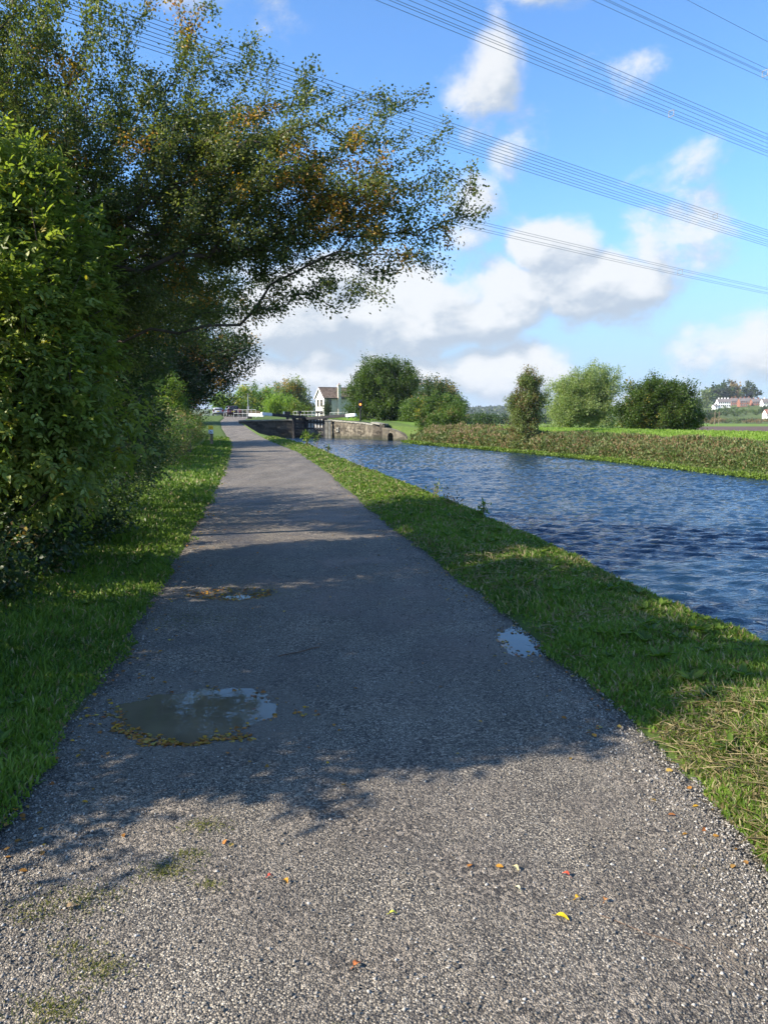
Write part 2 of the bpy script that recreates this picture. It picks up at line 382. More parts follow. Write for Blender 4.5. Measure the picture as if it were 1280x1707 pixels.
# path with real potholes
HOLES = [(-1.03, 4.0, .54, .44, .065), (-1.38, 6.82, .42, .28, .035), (.98, 5.35, .17, .46, .035), (-.35, 4.05, .22, .2, .012)]
def path_z(x, y):
    z = zP(y) + .008*(fbm(x, y, .8, 41)-.5)*2 + .006*(fbm(x, y, 4., 44)-.5)
    for cx, cy, rx, ry, dp in HOLES:
        a = .42*(fbm(x, y, 3.2, 71)-.5)+.35*(fbm(x, y, 11., 75)-.5)
        r = np.sqrt(((x-cx)/rx)**2+((y-cy)/ry)**2)+a
        z = z - dp*np.clip(1.25-r, 0, 1)**.8*np.clip((1.25-r)*1.3, 0, 1)
    return z
ys = np.concatenate([np.arange(-12, 1.4, .6), np.arange(1.4, 8, .03), np.arange(8, 16, .12), np.arange(16, 57, .6), np.arange(57, 141, 2.)])
ts = np.linspace(0, 1, 110)
X = pathL(ys)[:, None]*(1-ts)+pathR(ys)[:, None]*ts; Y = np.repeat(ys[:, None], len(ts), 1); Z = path_z(X, Y)
Z -= .02*(np.clip(np.abs(ts-.5)*2-.93, 0, 1)/.07)[None, :]
n = len(ts); i = np.arange((len(ys)-1)*n).reshape(-1, n)[:, :-1].ravel()
me = fast_mesh('path', np.stack([X, Y, Z], -1).reshape(-1, 3), np.stack([i, i+1, i+n+1, i+n], 1)); me.shade_smooth()
tag(link('path', me, M_asphalt), kind='structure')
def puddle(label, cx, cy, rx, ry, z, m):
    a = np.linspace(0, 2*math.pi, 40, endpoint=False)
    V = np.stack([cx+rx*np.cos(a), cy+ry*np.sin(a), a*0+z], 1); me = bpy.data.meshes.new('puddle')
    me.from_pydata([tuple(v) for v in V], [], [list(range(40))]); o = link('puddle', me, m)
    tag(o, label, 'puddle')
puddle('large muddy puddle in the pothole, rimmed with yellow fallen leaves', -1.04, 3.98, .80, .60, -.017, M_pud1)
puddle('small pothole puddle choked with moss and leaves on the left of the path', -1.38, 6.82, .5, .36, -.031, M_pud2)
puddle('narrow puddle reflecting blue sky at the right edge of the path', .98, 5.35, .25, .58, -.014, M_pud2)

# canal water
def canal():
    g = np.random.default_rng(17)
    ys = np.concatenate([np.arange(-12, 3, 1.), np.arange(3, 14, .045), np.arange(14, 30, .085), np.arange(30, 60, .17), np.arange(60, 84.1, .35), [88, 112]])
    l = np.where(ys < 84.05, bank(np.minimum(ys, 83.9))-.3, -13.5); r_ = np.where(ys < 84.05, farF(np.minimum(ys, 84))+.2, -9.3)
    l = np.where((ys > 84.05) & (ys < 90), -10.3, l); l = np.where((ys > 70) & (ys < 84.05), -16.4, l); r_ = np.where((ys > 84.05) & (ys < 90), -6., r_)
    t = np.linspace(0, 1, 150); X = l[:, None]*(1-t)+r_[:, None]*t; Y = np.repeat(ys[:, None], len(t), 1)
    wx = .6*(fbm(X, Y, .35, 61, 3)-.5)*2; wy_ = .6*(fbm(X, Y, .35, 71, 3)-.5)*2; Z = np.zeros_like(X)
    fade = 1/(1+(Y/45)**2)
    for k in range(34):
        lam = .12*(.62/.12)**g.random(); th = g.normal()*.55+.2; kx, ky = math.sin(th)*6.283/lam, math.cos(th)*6.283/lam
        amp = .062*lam/6.283*(1.0 if lam > .25 else .8); Z += amp*np.sin(kx*(X+wx*.5)+ky*(Y+wy_*.5)+g.random()*6.283)*np.where(lam < .004*Y, .15, 1.)
    Z += .006*(fbm(X*.7, Y*1.3, 2.2, 81, 3)-.5)*1.6
    Z *= (.95+.2*fbm(X, Y, .3, 33, 3))*1.12
    V = np.stack([X, Y, WZ+Z], -1).reshape(-1, 3); n = len(t); i = np.arange((len(ys)-1)*n).reshape(-1, n)[:, :-1].ravel()
    me = fast_mesh('canal_water', V, np.stack([i, i+1, i+n+1, i+n], 1)); me.shade_smooth(); tag(link('canal_water', me, M_water), kind='structure')
canal()

# ------------------------------------------------------------------ foliage builders
PAL_G = [(.030, .052, .012), (.050, .085, .016), (.075, .125, .022), (.115, .165, .030)]
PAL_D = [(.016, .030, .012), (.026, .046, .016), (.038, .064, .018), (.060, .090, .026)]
PAL_L = [(.060, .100, .014), (.095, .155, .020), (.14, .21, .028), (.21, .27, .045)]
PAL_W = [(.065, .090, .030), (.10, .135, .045), (.14, .175, .060), (.20, .22, .08)]
PAL_O = [(.16, .10, .020), (.26, .15, .022), (.33, .20, .03), (.22, .07, .02)]
PAL_B = [(.10, .065, .035), (.16, .11, .05), (.22, .16, .08), (.13, .12, .04)]
PAL_E = [(.085, .115, .022), (.13, .17, .032), (.19, .23, .045), (.29, .31, .085)]
PAL_H = [(.030, .042, .014), (.055, .072, .020), (.095, .110, .030), (.15, .145, .045)]
PAL_Y = [(.20, .18, .03), (.27, .23, .03), (.20, .19, .045), (.25, .17, .03)]
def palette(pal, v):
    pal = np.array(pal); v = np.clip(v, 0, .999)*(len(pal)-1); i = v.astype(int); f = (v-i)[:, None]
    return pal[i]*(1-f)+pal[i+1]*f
def leaf_geo(P, Dd, Nn, L, W, shape=4):
    Dd = norm(Dd); S = norm(np.cross(Dd, Nn)); Nn = np.cross(S, Dd); L = L[:, None]; W = W[:, None]; n = len(P)
    if shape == 4:
        V = np.stack([P, P+Dd*L*.45+S*W*.5+Nn*W*.12, P+Dd*L-Nn*L*.06, P+Dd*L*.45-S*W*.5+Nn*W*.12], 1)
        b = np.arange(n)[:, None]*4; F = np.concatenate([b+np.array([0, 1, 2]), b+np.array([0, 2, 3])])
        return V.reshape(-1, 3), F, 4
    V = np.stack([P, P+Dd*L*.28+S*W*.46+Nn*W*.1, P+Dd*L*.66+S*W*.38+Nn*W*.08, P+Dd*L-Nn*L*.10, P+Dd*L*.66-S*W*.38+Nn*W*.08, P+Dd*L*.28-S*W*.46+Nn*W*.1], 1)
    b = np.arange(n)[:, None]*6; F = np.concatenate([b+np.array(q) for q in ([0, 1, 2], [0, 2, 3], [0, 3, 4], [0, 4, 5])])
    return V.reshape(-1, 3), F, 6
def leaves_obj(name, P, Dd, Nn, L, W, col, m, parent=None, shape=4):
    V, F, k = leaf_geo(P, Dd, Nn, L, W, shape)
    return link(name, fast_mesh(name, V, F, np.repeat(col, k, 0)), m, parent)
def ell_points(ells, n, g, holes=0.):
    vol = np.array([e[1][0]*e[1][1]*e[1][2]*(e[2] if len(e) > 2 else 1) for e in ells]); out_ = []
    for e, k in zip(ells, np.maximum((n*vol/vol.sum()).astype(int), 3)):
        d = norm(g.normal(size=(k, 3))); r = g.random(k)**(1/2.1)
        r *= .82+.36*g.random(k)*(g.random(k) < .6)
        out_.append(np.array(e[0])+d*r[:, None]*np.array(e[1]))
    P = np.concatenate(out_)
    if holes:
        q = fbm(P[:, 0]+P[:, 2]*.7, P[:, 1]+P[:, 2]*.9, .7, 91, 3); P = P[q > holes]
    return P
def grow(root, pts, bf=.45, seg=.5, g=rng, trunk=None):
    nodes = [np.array(root, float)]; par = [-1]; plen = [0.]
    for q in (trunk or []): nodes.append(np.array(q, float)); par.append(len(nodes)-2); plen.append(plen[-1]+np.linalg.norm(nodes[-1]-nodes[-2]))
    N = np.zeros((len(pts)*7+60, 3)); PL = np.zeros(len(N)); c = len(nodes)
    N[:c] = nodes; PL[:c] = plen; term = []
    base = nodes[-1]
    for p in pts[np.argsort(np.linalg.norm(pts-base, axis=1))]:
        d = np.linalg.norm(N[:c]-p, axis=1); j = int(np.argmin(d+bf*PL[:c]+(N[:c, 2] > p[2]+1.5)*1.0))
        if trunk and j == 0: j = 1
        k = max(1, min(6, int(d[j]/seg))); a = N[j].copy(); pr = j
        for s_ in range(1, k+1):
            if c >= len(N)-2: break
            f = s_/k; q = a+(p-a)*f; q[2] += .10*d[j]*math.sin(f*math.pi)*1.0
            if s_ < k: q = q+g.normal(size=3)*.07*seg
            N[c] = q; PL[c] = PL[pr]+np.linalg.norm(q-N[pr]); par.append(pr); pr = c; c += 1
        term.append(pr)
    return N[:c], np.array(par), term
def radii(N, par, r0, ex=2.3):
    a = np.zeros(len(N)); hasch = np.zeros(len(N), bool)
    for i in range(len(N)-1, 0, -1):
        if not hasch[i]: a[i] = r0**ex
        a[par[i]] += a[i]; hasch[par[i]] = True
    return a**(1/ex)
def branch_mesh(name, N, par, rad, m, parent, minr=0., rmax=9.):
    idx = np.array([i for i in range(1, len(N)) if rad[i] >= minr]); A_ = N[par[idx]]; B_ = N[idx]
    ra = np.minimum(np.minimum(rad[par[idx]], rad[idx]*1.35), rmax); rb = np.minimum(rad[idx], rmax); d = norm(B_-A_)
    up = np.where(np.abs(d[:, 2:3]) > .9, np.array([[1., 0, 0]]), np.array([[0, 0, 1.]])); s = norm(np.cross(d, up)); u = np.cross(s, d)
    Vs = []; Fs = []; off = 0; k = 5
    for q in range(k):
        a = 2*math.pi*q/k; o = s*math.cos(a)+u*math.sin(a)
        Vs.append(A_+o*ra[:, None]); Vs.append(B_+o*rb[:, None])
    V = np.stack(Vs, 1).reshape(-1, 3); b = np.arange(len(idx))[:, None]*2*k
    F = np.concatenate([b+np.array([2*q, 2*((q+1) % k), 2*((q+1) % k)+1, 2*q+1]) for q in range(k)])
    me = fast_mesh(name, V, F); me.shade_smooth(); return link(name, me, m, parent)
def tree(name, label, cat, root, ells, npts, nleaf, L, W, pal, seed, group=None, autumn=None, ap=.0, spread=.16, r0=.006, seg=.5,
         trunk=None, shape=4, minr=0., bright=1., holes=0., crown='crown', stem='trunk', extra=None, vsd=.25, az_fn=None, rmax=9.):
    g = np.random.default_rng(seed); e = empty(name, root); tag(e, label, cat, group)
    pts = ell_points(ells, npts, g, holes); pts = pts[pts[:, 2] > root[2]+.12]
    if extra is not None: pts = np.concatenate([pts, np.array(extra)])
    N, par, term = grow(root, pts, g=g, seg=seg, trunk=trunk)
    rad = radii(N, par, r0); o = np.array(root)
    branch_mesh(stem, N-o, par, rad, M_bark, e, minr, rmax)
    thin = np.array([i for i in range(1, len(N)) if rad[i] < r0*3.2]); ln = np.linalg.norm(N[thin]-N[par[thin]], axis=1)
    pick = g.choice(thin, size=nleaf, p=(ln+.05)/(ln+.05).sum()); f = g.random(nleaf)[:, None]
    ed = norm(N[pick]-N[par[pick]]); P = N[par[pick]]*(1-f)+N[pick]*f+g.normal(size=(nleaf, 3))*spread
    cen = np.mean(pts, 0); Dd = ed*.5+norm(P-cen)*.35+g.normal(size=(nleaf, 3))*.7; Dd[:, 2] -= .15
    Nn = g.normal(size=(nleaf, 3))*.8+np.array([0, 0, .8])+norm(P-cen)*.4
    nv = np.clip(.45+vsd*g.normal(size=len(N)), 0, 1); v = .55*nv[pick]+.45*g.random(nleaf)
    c = palette(pal, v)*bright
    if autumn:
        pr = g.random(len(N)); pr2 = fbm(N[:, 0]+N[:, 2], N[:, 1]-N[:, 2], .9, seed, 3)
        thr = np.quantile(pr2, 1-ap); isa = ((pr2 > thr) & (pr < .75)) | (pr < ap*.25)
        a = isa[pick] & (g.random(nleaf) < .72); c[a] = palette(autumn, g.random(a.sum()))*bright
    s = .65+.7*g.random(nleaf)
    P = P-o; ok = P[:, 2] > .02; 
    leaves_obj(crown, P[ok], Dd[ok], Nn[ok], (L*s)[ok], (W*s)[ok], c[ok], M_leaf, e, shape)
    return e

# ------------------------------------------------------------------ left hedge and trees
# the big hawthorn arching over the path
tw = []
g = np.random.default_rng(3)
for a, b, k in [((-2.2, 9.3, 4.6), (1.2, 9.2, 4.1), 46), ((-2, 9.3, 4.8), (.95, 9.3, 4.5), 40), ((-2, 9.4, 4.9), (.35, 9.3, 4.98), 30), ((.2, 9.4, 4.95), (.45, 9.3, 5.42), 4), ((-2.2, 9.3, 4.2), (.86, 9.2, 3.82), 42),
                ((-2.2, 9.3, 3.9), (.72, 9.1, 3.35), 36), ((-2.2, 9.3, 3.6), (.05, 9.2, 3.2), 28), ((-2.4, 9.3, 3.5), (-.45, 9.3, 3.05), 24), ((-2.6, 9.5, 3.3), (-1.2, 9.3, 2.85), 20), ((-2.2, 9.4, 5.1), (-.62, 9.5, 5.72), 20),
                ((-2.4, 9.5, 5.2), (-1.4, 9.5, 6.0), 16), ((-3.0, 9.4, 5.3), (-2.05, 9.4, 6.3), 16), ((-3.4, 9.3, 5.4), (-2.7, 9.3, 6.9), 16), ((-4.2, 9.2, 5.6), (-3.5, 9.2, 7.0), 16), ((-5.0, 9.2, 5.6), (-4.5, 9.2, 7.1), 16)]:
    a, b = np.array(a), np.array(b)
    for q in range(k):
        f = (q+.5)/k; p = a+(b-a)*f; s = .42*(1-f)+.10; tw.append(p+g.normal(size=3)*np.array([s*.7, s, s*.75]))
tree('hawthorn_tree', 'big hawthorn tree with rusty leaf tips arching out over the path', 'tree', (-4.9, 9.6, .05),
     [((-3.7, 9.6, 4.3), (1.9, 2.1, 1.55)), ((-1.9, 9.5, 4.35), (1.5, 1.5, .95), 1.9), ((-2.5, 9.7, 5.1), (1.1, 1.2, .75)), ((-5.2, 9.3, 5.0), (1.8, 2.0, 1.6)), ((-.5, 9.3, 4.1), (.95, .9, .6), 2.2), ((-4.7, 9.3, 6.1), (2.1, 1.5, .95), .8),
      ((-3.2, 12.2, 3.9), (1.5, 1.6, 1.1)), ((-4.0, 10.2, 3.3), (1.4, 1.8, 1.2), 1.4), ((-1.5, 9.5, 3.65), (1.0, 1.0, .5), 1.8)],
     2500, 310000, .037, .024, PAL_H, 11, autumn=PAL_O, ap=.10, spread=.062, r0=.0035, seg=.35, trunk=[(-4.8, 9.6, 1.2), (-4.4, 9.6, 2.2), (-4.1, 9.5, 3.2), (-3.3, 9.4, 3.9)], extra=tw, bright=1.5, holes=.22)
# broad leaved elder at the left, nearest
def elder(label, root, ells, npts, nst, seed, Lf=.085, group=None, bright=1.):
    g = np.random.default_rng(seed); e = empty('elder_bush', root); tag(e, label, 'bush', group); o = np.array(root)
    pts = ell_points(ells, npts, g); pts = pts[pts[:, 2] > .2]; N, par, term = grow(root, pts, g=g, seg=.4)
    rad = radii(N, par, .004); branch_mesh('trunk', N-o, par, rad, M_bark, e, 0., .07)
    thin = np.array([i for i in range(1, len(N)) if rad[i] < .014]); pick = g.choice(thin, nst); f = g.random(nst)[:, None]
    P = N[par[pick]]*(1-f)+N[pick]*f+g.normal(size=(nst, 3))*.11; cen = pts.mean(0)
    Dd = norm(norm(P-cen)*.8+g.normal(size=(nst, 3))*.55+np.array([0, 0, -.1])); Nn = norm(np.cross(np.cross(Dd, np.array([0, 0, 1.])+g.normal(size=(nst, 3))*.35), Dd)); S = np.cross(Dd, Nn)
    nv = np.clip(.45+.28*g.normal(size=len(N)), 0, 1)[pick]; yel = g.random(nst) < .05
    PP, DD, NN, LL, CC = [], [], [], [], []
    for (al, sd, sc_) in ((1.9, 0, 1.15), (1.25, 1, 1.), (1.25, -1, 1.), (.55, 1, .85), (.55, -1, .85)):
        PP.append(P+Dd*Lf*al*.75); d = norm(Dd*(1 if sd == 0 else .45)+S*sd*.9+g.normal(size=(nst, 3))*.12); d[:, 2] -= .12; DD.append(d)
        NN.append(Nn+g.normal(size=(nst, 3))*.2); LL.append(Lf*sc_*(.75+.5*g.random(nst)))
        c = palette(PAL_E, .6*nv+.4*g.random(nst))*bright; c[yel] = palette(PAL_Y, g.random(yel.sum())); CC.append(c)
    L_ = np.concatenate(LL); leaves_obj('crown', np.concatenate(PP)-o, np.concatenate(DD), np.concatenate(NN), L_, L_*.48, np.concatenate(CC), M_leaf, e, 6)
elder('tall elder bush with broad yellow-green leaves at the left edge of the photo', (-4.1, 7.7, .05), [((-3.75, 7.6, 2.4), (1.15, 1.3, 1.75)), ((-3.5, 7.5, 1.6), (.95, 1.1, 1.0)), ((-4.0, 7.9, 3.8), (1.05, 1.2, .9))], 900, 20000, 21, .070, bright=1.25)
elder('elder bush standing nearest the viewer beyond the left frame', (-4.6, 3.3, .05), [((-4.5, 2.85, 2.5), (1.15, 1.45, 2.3)), ((-4.5, 2.9, 3.9), (1.0, 1.2, 1.2)), ((-4.7, 4.6, 3.3), (1.15, 1.5, 2.2))], 840, 14500, 22, .10)
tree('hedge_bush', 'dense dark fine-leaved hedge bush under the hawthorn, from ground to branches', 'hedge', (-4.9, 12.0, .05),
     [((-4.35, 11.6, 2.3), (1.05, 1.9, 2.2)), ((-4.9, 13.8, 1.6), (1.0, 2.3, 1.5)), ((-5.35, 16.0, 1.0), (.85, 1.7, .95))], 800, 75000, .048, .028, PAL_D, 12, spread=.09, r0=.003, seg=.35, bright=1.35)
tree('bramble_bush', 'low tangled bramble and nettle bush at the foot of the elder', 'bush', (-4.3, 8.2, .05),
     [((-3.7, 7.4, .4), (.75, 1.1, .5)), ((-3.95, 9.4, .4), (.7, 1.4, .5)), ((-3.35, 6.0, .25), (.5, .7, .35))], 420, 26000, .055, .034, PAL_D, 14, autumn=PAL_B, ap=.08, spread=.08, r0=.003, seg=.3, bright=1.3)
tree('blackthorn_hedge', 'straggly brown and green hedge seen beyond the dark bush, in sun', 'hedge', (-8.6, 32, .05),
     [((-7.4, 24.5, .95), (.9, 2.6, .95)), ((-8.3, 28.5, 1.0), (.95, 3.2, 1.05)), ((-9.3, 33, 1.0), (1.0, 3.2, 1.05)), ((-10.3, 38, .95), (1, 3.5, 1.1)), ((-11.3, 43, 1.0), (1, 3.4, 1.2))],
     800, 60000, .075, .04, PAL_G, 15, autumn=PAL_B, ap=.5, spread=.14, r0=.004, seg=.5, bright=1.5)
tree('young_tree', 'small light-green pointed sapling rising from the brown hedge', 'tree', (-10.4, 37, .05),
     [((-10.4, 37, 2.0), (1.0, 1.0, 1.1)), ((-10.4, 37, 3.1), (.6, .6, .9)), ((-9.5, 32, 1.8), (.8, 1, .8))], 260, 16000, .085, .05, PAL_L, 16, autumn=PAL_Y, ap=.1, spread=.13, r0=.004, bright=1.1)
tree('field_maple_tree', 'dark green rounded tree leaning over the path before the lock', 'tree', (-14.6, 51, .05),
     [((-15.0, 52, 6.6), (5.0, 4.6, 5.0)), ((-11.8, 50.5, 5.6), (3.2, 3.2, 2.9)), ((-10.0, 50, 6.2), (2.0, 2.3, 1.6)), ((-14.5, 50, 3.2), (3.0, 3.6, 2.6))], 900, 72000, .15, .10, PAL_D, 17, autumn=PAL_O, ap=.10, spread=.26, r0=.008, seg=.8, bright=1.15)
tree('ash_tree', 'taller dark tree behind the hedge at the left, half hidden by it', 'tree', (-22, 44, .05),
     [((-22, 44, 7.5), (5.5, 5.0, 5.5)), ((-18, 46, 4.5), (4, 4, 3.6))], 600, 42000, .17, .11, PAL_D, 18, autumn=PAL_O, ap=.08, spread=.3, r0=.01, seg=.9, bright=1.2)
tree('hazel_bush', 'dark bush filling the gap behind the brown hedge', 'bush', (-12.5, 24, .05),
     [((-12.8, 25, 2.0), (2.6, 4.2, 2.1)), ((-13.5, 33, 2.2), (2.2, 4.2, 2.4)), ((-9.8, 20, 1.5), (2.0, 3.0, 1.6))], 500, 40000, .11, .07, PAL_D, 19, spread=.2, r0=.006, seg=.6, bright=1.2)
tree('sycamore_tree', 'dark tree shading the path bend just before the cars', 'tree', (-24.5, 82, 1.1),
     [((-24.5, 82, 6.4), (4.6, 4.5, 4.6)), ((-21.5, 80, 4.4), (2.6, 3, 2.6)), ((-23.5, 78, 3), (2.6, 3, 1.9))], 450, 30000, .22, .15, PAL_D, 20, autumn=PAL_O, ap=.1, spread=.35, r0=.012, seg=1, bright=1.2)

# ------------------------------------------------------------------ trees round the lock
def wtree(name, label, cat, x, y, z0, ells, n, seed, pal, autumn=None, ap=0., L=.24, group=None, br=1., W=None, npts=None):
    tree(name, label, cat, (x, y, z0), ells, npts or max(90, n//90), n, L, W or L*.62, pal, seed, group, autumn, ap, spread=L*1.5, r0=.012, seg=1., bright=br)
wtree('roadside_tree', 'green tree with ochre leaves behind the parked car', 'tree', -31.5, 150, 2.3, [((-31.5, 150, 5.0), (3.2, 3, 2.8)), ((-27.5, 152, 6), (2.6, 3, 3.2))], 9000, 31, PAL_G, PAL_Y, .3, .32, br=2.0)
wtree('roadside_tree', 'green tree between the car and the grey pole, behind the white railing', 'tree', -26, 165, 2.3, [((-26.5, 165, 5.8), (3.6, 3, 3.6)), ((-23.5, 165, 4.2), (2.8, 3, 2.6))], 9000, 32, PAL_G, PAL_O, .05, .34, br=2.1)
wtree('autumn_tree', 'rust and green tree left of the white house', 'tree', -22.2, 180, 2.2, [((-23.1, 180, 7.6), (4.6, 3, 4.7)), ((-20.4, 181, 7.1), (3.7, 3, 4.4)), ((-19.2, 181, 5), (2.8, 2.4, 2.9))], 15000, 33, PAL_W, PAL_O, .3, .36, br=1.3)
wtree('laurel_bush', 'bright green rounded bush beside the lock railing', 'bush', -18.5, 132, 1.9, [((-19.2, 132, 4.0), (2.3, 2, 2.2)), ((-16.7, 132, 4.0), (2.0, 2, 2.0))], 8000, 34, PAL_L, None, 0, .26, br=1.5)
wtree('shrub', 'low shrub turning yellow in front of the rusty tree', 'bush', -14.6, 128, 1.9, [((-14.8, 128, 3.3), (1.5, 1.4, 1.3)), ((-13.2, 128, 3.0), (1.0, 1.2, 1.0))], 4500, 35, PAL_L, PAL_Y, .4, .22)
wtree('lime_tree', 'large dense green tree right of the house by the lock', 'tree', -.6, 98, 1.2, [((-.4, 98, 6.0), (4.6, 4.0, 4.1)), ((-2.6, 97, 4.9), (2.8, 3, 3.2)), ((2.2, 98, 6.2), (3.0, 3.4, 3.2)), ((.2, 98, 8.4), (2.9, 2.6, 1.6)), ((0, 96, 3.2), (4.6, 3, 2.5)), ((2.6, 97, 3.6), (3.4, 3, 2.8))], 60000, 36, PAL_G, None, 0, .21, br=1.05)
wtree('elm_tree', 'darker green tree right behind the large dense tree', 'tree', 7.6, 92, .4, [((6.6, 92, 4.1), (3.2, 3, 3.0)), ((8.0, 91, 3.0), (2.2, 2.4, 2.7)), ((6.2, 93, 5.5), (2.0, 2, 1.4)), ((5, 91, 2.5), (3, 2, 2))], 28000, 37, PAL_D, PAL_B, .2, .2, br=1.6)
wtree('willow_bush', 'mid green bush on the grass slope above the culvert', 'bush', 4.0, 84, 1.2, [((3.7, 84, 2.5), (2.4, 2.0, 1.9)), ((6.8, 84, 2.6), (2.2, 1.8, 2.1))], 20000, 38, PAL_G, PAL_Y, .10, .17, br=1.4)
wtree('water_bush', 'rounded pinkish-topped bush overhanging the water right of the culvert', 'bush', 4.9, 68, .1, [((4.9, 68, 1.2), (1.7, 1.5, 1.4)), ((6.5, 68.5, 1.6), (1.5, 1.3, 1.6)), ((3.7, 67, .7), (1.1, 1, 1.0))], 18000, 39, PAL_G, PAL_B, .18, .13, br=1.3)
wtree('waterside_tree', 'lone small tree at the water edge of the far bank, turning brown', 'tree', 9.1, 47.0, -.1,
      [((8.7, 47, 2.5), (1.2, 1.2, 1.6)), ((9.0, 47, 3.9), (.95, 1., .8)), ((8.6, 46.5, .9), (1.0, .9, .9)), ((9.7, 47, 3.0), (.7, .7, .5)), ((8.3, 46.0, .15), (.95, .7, .55))], 26000, 40, PAL_W, PAL_B, .34, .10, br=1.15, npts=420)
wtree('willow_tree', 'pale silvery willow tree, left of the two big trees on the far bank', 'tree', 18.0, 74, .2,
      [((18.6, 75, 3.6), (2.6, 2.6, 2.9)), ((20.9, 75, 5.1), (2.9, 2.4, 2.3)), ((17.6, 74, 2.2), (2.0, 2.2, 2.1)), ((20.5, 74, 2.4), (2.8, 2.2, 2.2))], 62000, 41, PAL_W, None, 0, .17, br=1.7, W=.07)
wtree('oak_tree', 'broad round green tree tinged yellow, right of the silvery willow', 'tree', 24.6, 70, .2,
      [((24.4, 68, 3.0), (3.3, 3, 2.6)), ((26.0, 67, 2.7), (2.4, 2.6, 2.2)), ((27.0, 67, 1.6), (1.7, 2, 1.5)), ((22.6, 68, 2.0), (2.0, 2.2, 1.7)), ((24.7, 68, 4.3), (1.8, 2.2, 1.1))], 62000, 42, PAL_G, PAL_Y, .12, .16, br=.95)
wtree('conifer_bush', 'small dark conical evergreen against the house wall', 'bush', -10.9, 146, 2.2, [((-10.9, 146, 3.6), (.75, .7, 1.5))], 2500, 43, PAL_D, None, 0, .18)
wtree('field_bush', 'distant round bush behind the brown reeds', 'bush', 21.5, 160, -.6, [((21.5, 160, 1.3), (3.2, 3, 2.0))], 3000, 44, PAL_D, None, 0, .4, br=1.6)

# ------------------------------------------------------------------ far bank vegetation (uncountable)
def band(name, label, n, yr, off, hz_, L, W, pals, seed, gmat=M_grass):
    g = np.random.default_rng(seed); y0, y1 = yr; y = y0*(y1/y0)**g.random(n); x = farF(y)+off[0]+(off[1]-off[0])*g.random(n)**.8
    k = np.clip((x-farF(y)-.1)/2.3, 0, 1); zb = WZ+.06+.86*np.sin(k*1.5); top = fbm(x, y, .8, seed, 4)
    h = hz_*(.35+1.3*top)*(1-.55*k); P = np.stack([x-.35*(1-k)*g.random(n), y, zb+h*g.random(n)**.8-.05], 1)
    Dd = g.normal(size=(n, 3))*.6+np.array([0, 0, .7]); Nn = g.normal(size=(n, 3))+np.array([-.3, -.5, .2])
    sel = fbm(x*1.5, y*.7, .55, seed+9, 4); q = np.clip((sel-.36)/.28, 0, .999); pi = (q*len(pals)).astype(int)
    c = np.zeros((n, 3))
    for i, p in enumerate(pals):
        m_ = (pi == i) ^ (g.random(n) < .12); c[m_] = palette(p, g.random(m_.sum())*.8+.1)
    c[c.sum(1) == 0] = (.06, .08, .025)
    s = .6+.8*g.random(n); sc2 = np.clip(y/30, .8, 2.)
    o = leaves_obj(name, P, Dd, Nn, L*s*sc2, W*s*sc2, c, gmat); tag(o, label, name.replace('_', ' '), kind='stuff')
band('bank_vegetation', 'tangled nettles, brambles and dying stems along the far bank', 120000, (14, 66), (-.05, 2.2), .62, .11, .042, [PAL_B, PAL_W, PAL_B, PAL_W, PAL_G, PAL_W, PAL_B, PAL_W], 51)
band('water_weed', 'bright green floating weed along the far waterline', 26000, (14, 66), (-.75, -.1), .10, .08, .06, [PAL_L, PAL_L], 52)
def far_grass():
    g = np.random.default_rng(54); n = 60000; y = 18*(66/18)**g.random(n); q = 1.6+7*g.random(n)**1.3; x = farF(y)+q; z = np.interp(q, [0, 2.4, 4, 7.5, 12], [-.3, .52, .78, 1.0, .25])
    c = palette([(.10, .17, .02), (.15, .25, .03), (.20, .30, .05), (.26, .30, .09)], g.random(n)*.7+.3*fbm(x, y, .6, 3))
    tall = (q < 3.2) & (fbm(x, y, .5, 44, 3) > .5); c[tall & (g.random(n) < .6)] = (.24, .20, .10)
    leaves_obj('field_grass', np.stack([x, y, z], 1), g.normal(size=(n, 3))*.5+np.array([0, 0, 1]), g.normal(size=(n, 3)), (.10+.12*tall)*(.6+.8*g.random(n)), .03+.02*g.random(n), c, M_grass)
    tag(bpy.data.objects['field_grass'], 'bright green pasture grass on the embankment behind the bank plants', 'grass', kind='stuff')
far_grass()
def reeds():
    g = np.random.default_rng(53); n = 15000; y = 49+g.random(n)*14; x = farF(y)+.2+g.random(n)*2.2
    z = WZ+.1+.5*np.clip((x-farF(y))/2, 0, 1)+(.15+1.35*fbm(x, y, .7, 4))*g.random(n)**.8
    c = palette([(.13, .10, .05), (.24, .17, .10), (.33, .23, .15), (.20, .20, .08)], g.random(n)); lo = (z < .45) | (g.random(n) < .35); c[lo] = palette(PAL_G, g.random(lo.sum()))*1.2
    leaves_obj('reeds', np.stack([x, y, z], 1), g.normal(size=(n, 3))*.4+np.array([0, 0, 1]), g.normal(size=(n, 3)),   .15+.08*g.random(n), .05+.03*g.random(n), c, M_grass)
    tag(bpy.data.objects['reeds'], 'pinkish-brown seeding willowherb and reeds right of the overhanging bush', 'reeds', kind='stuff')
reeds()

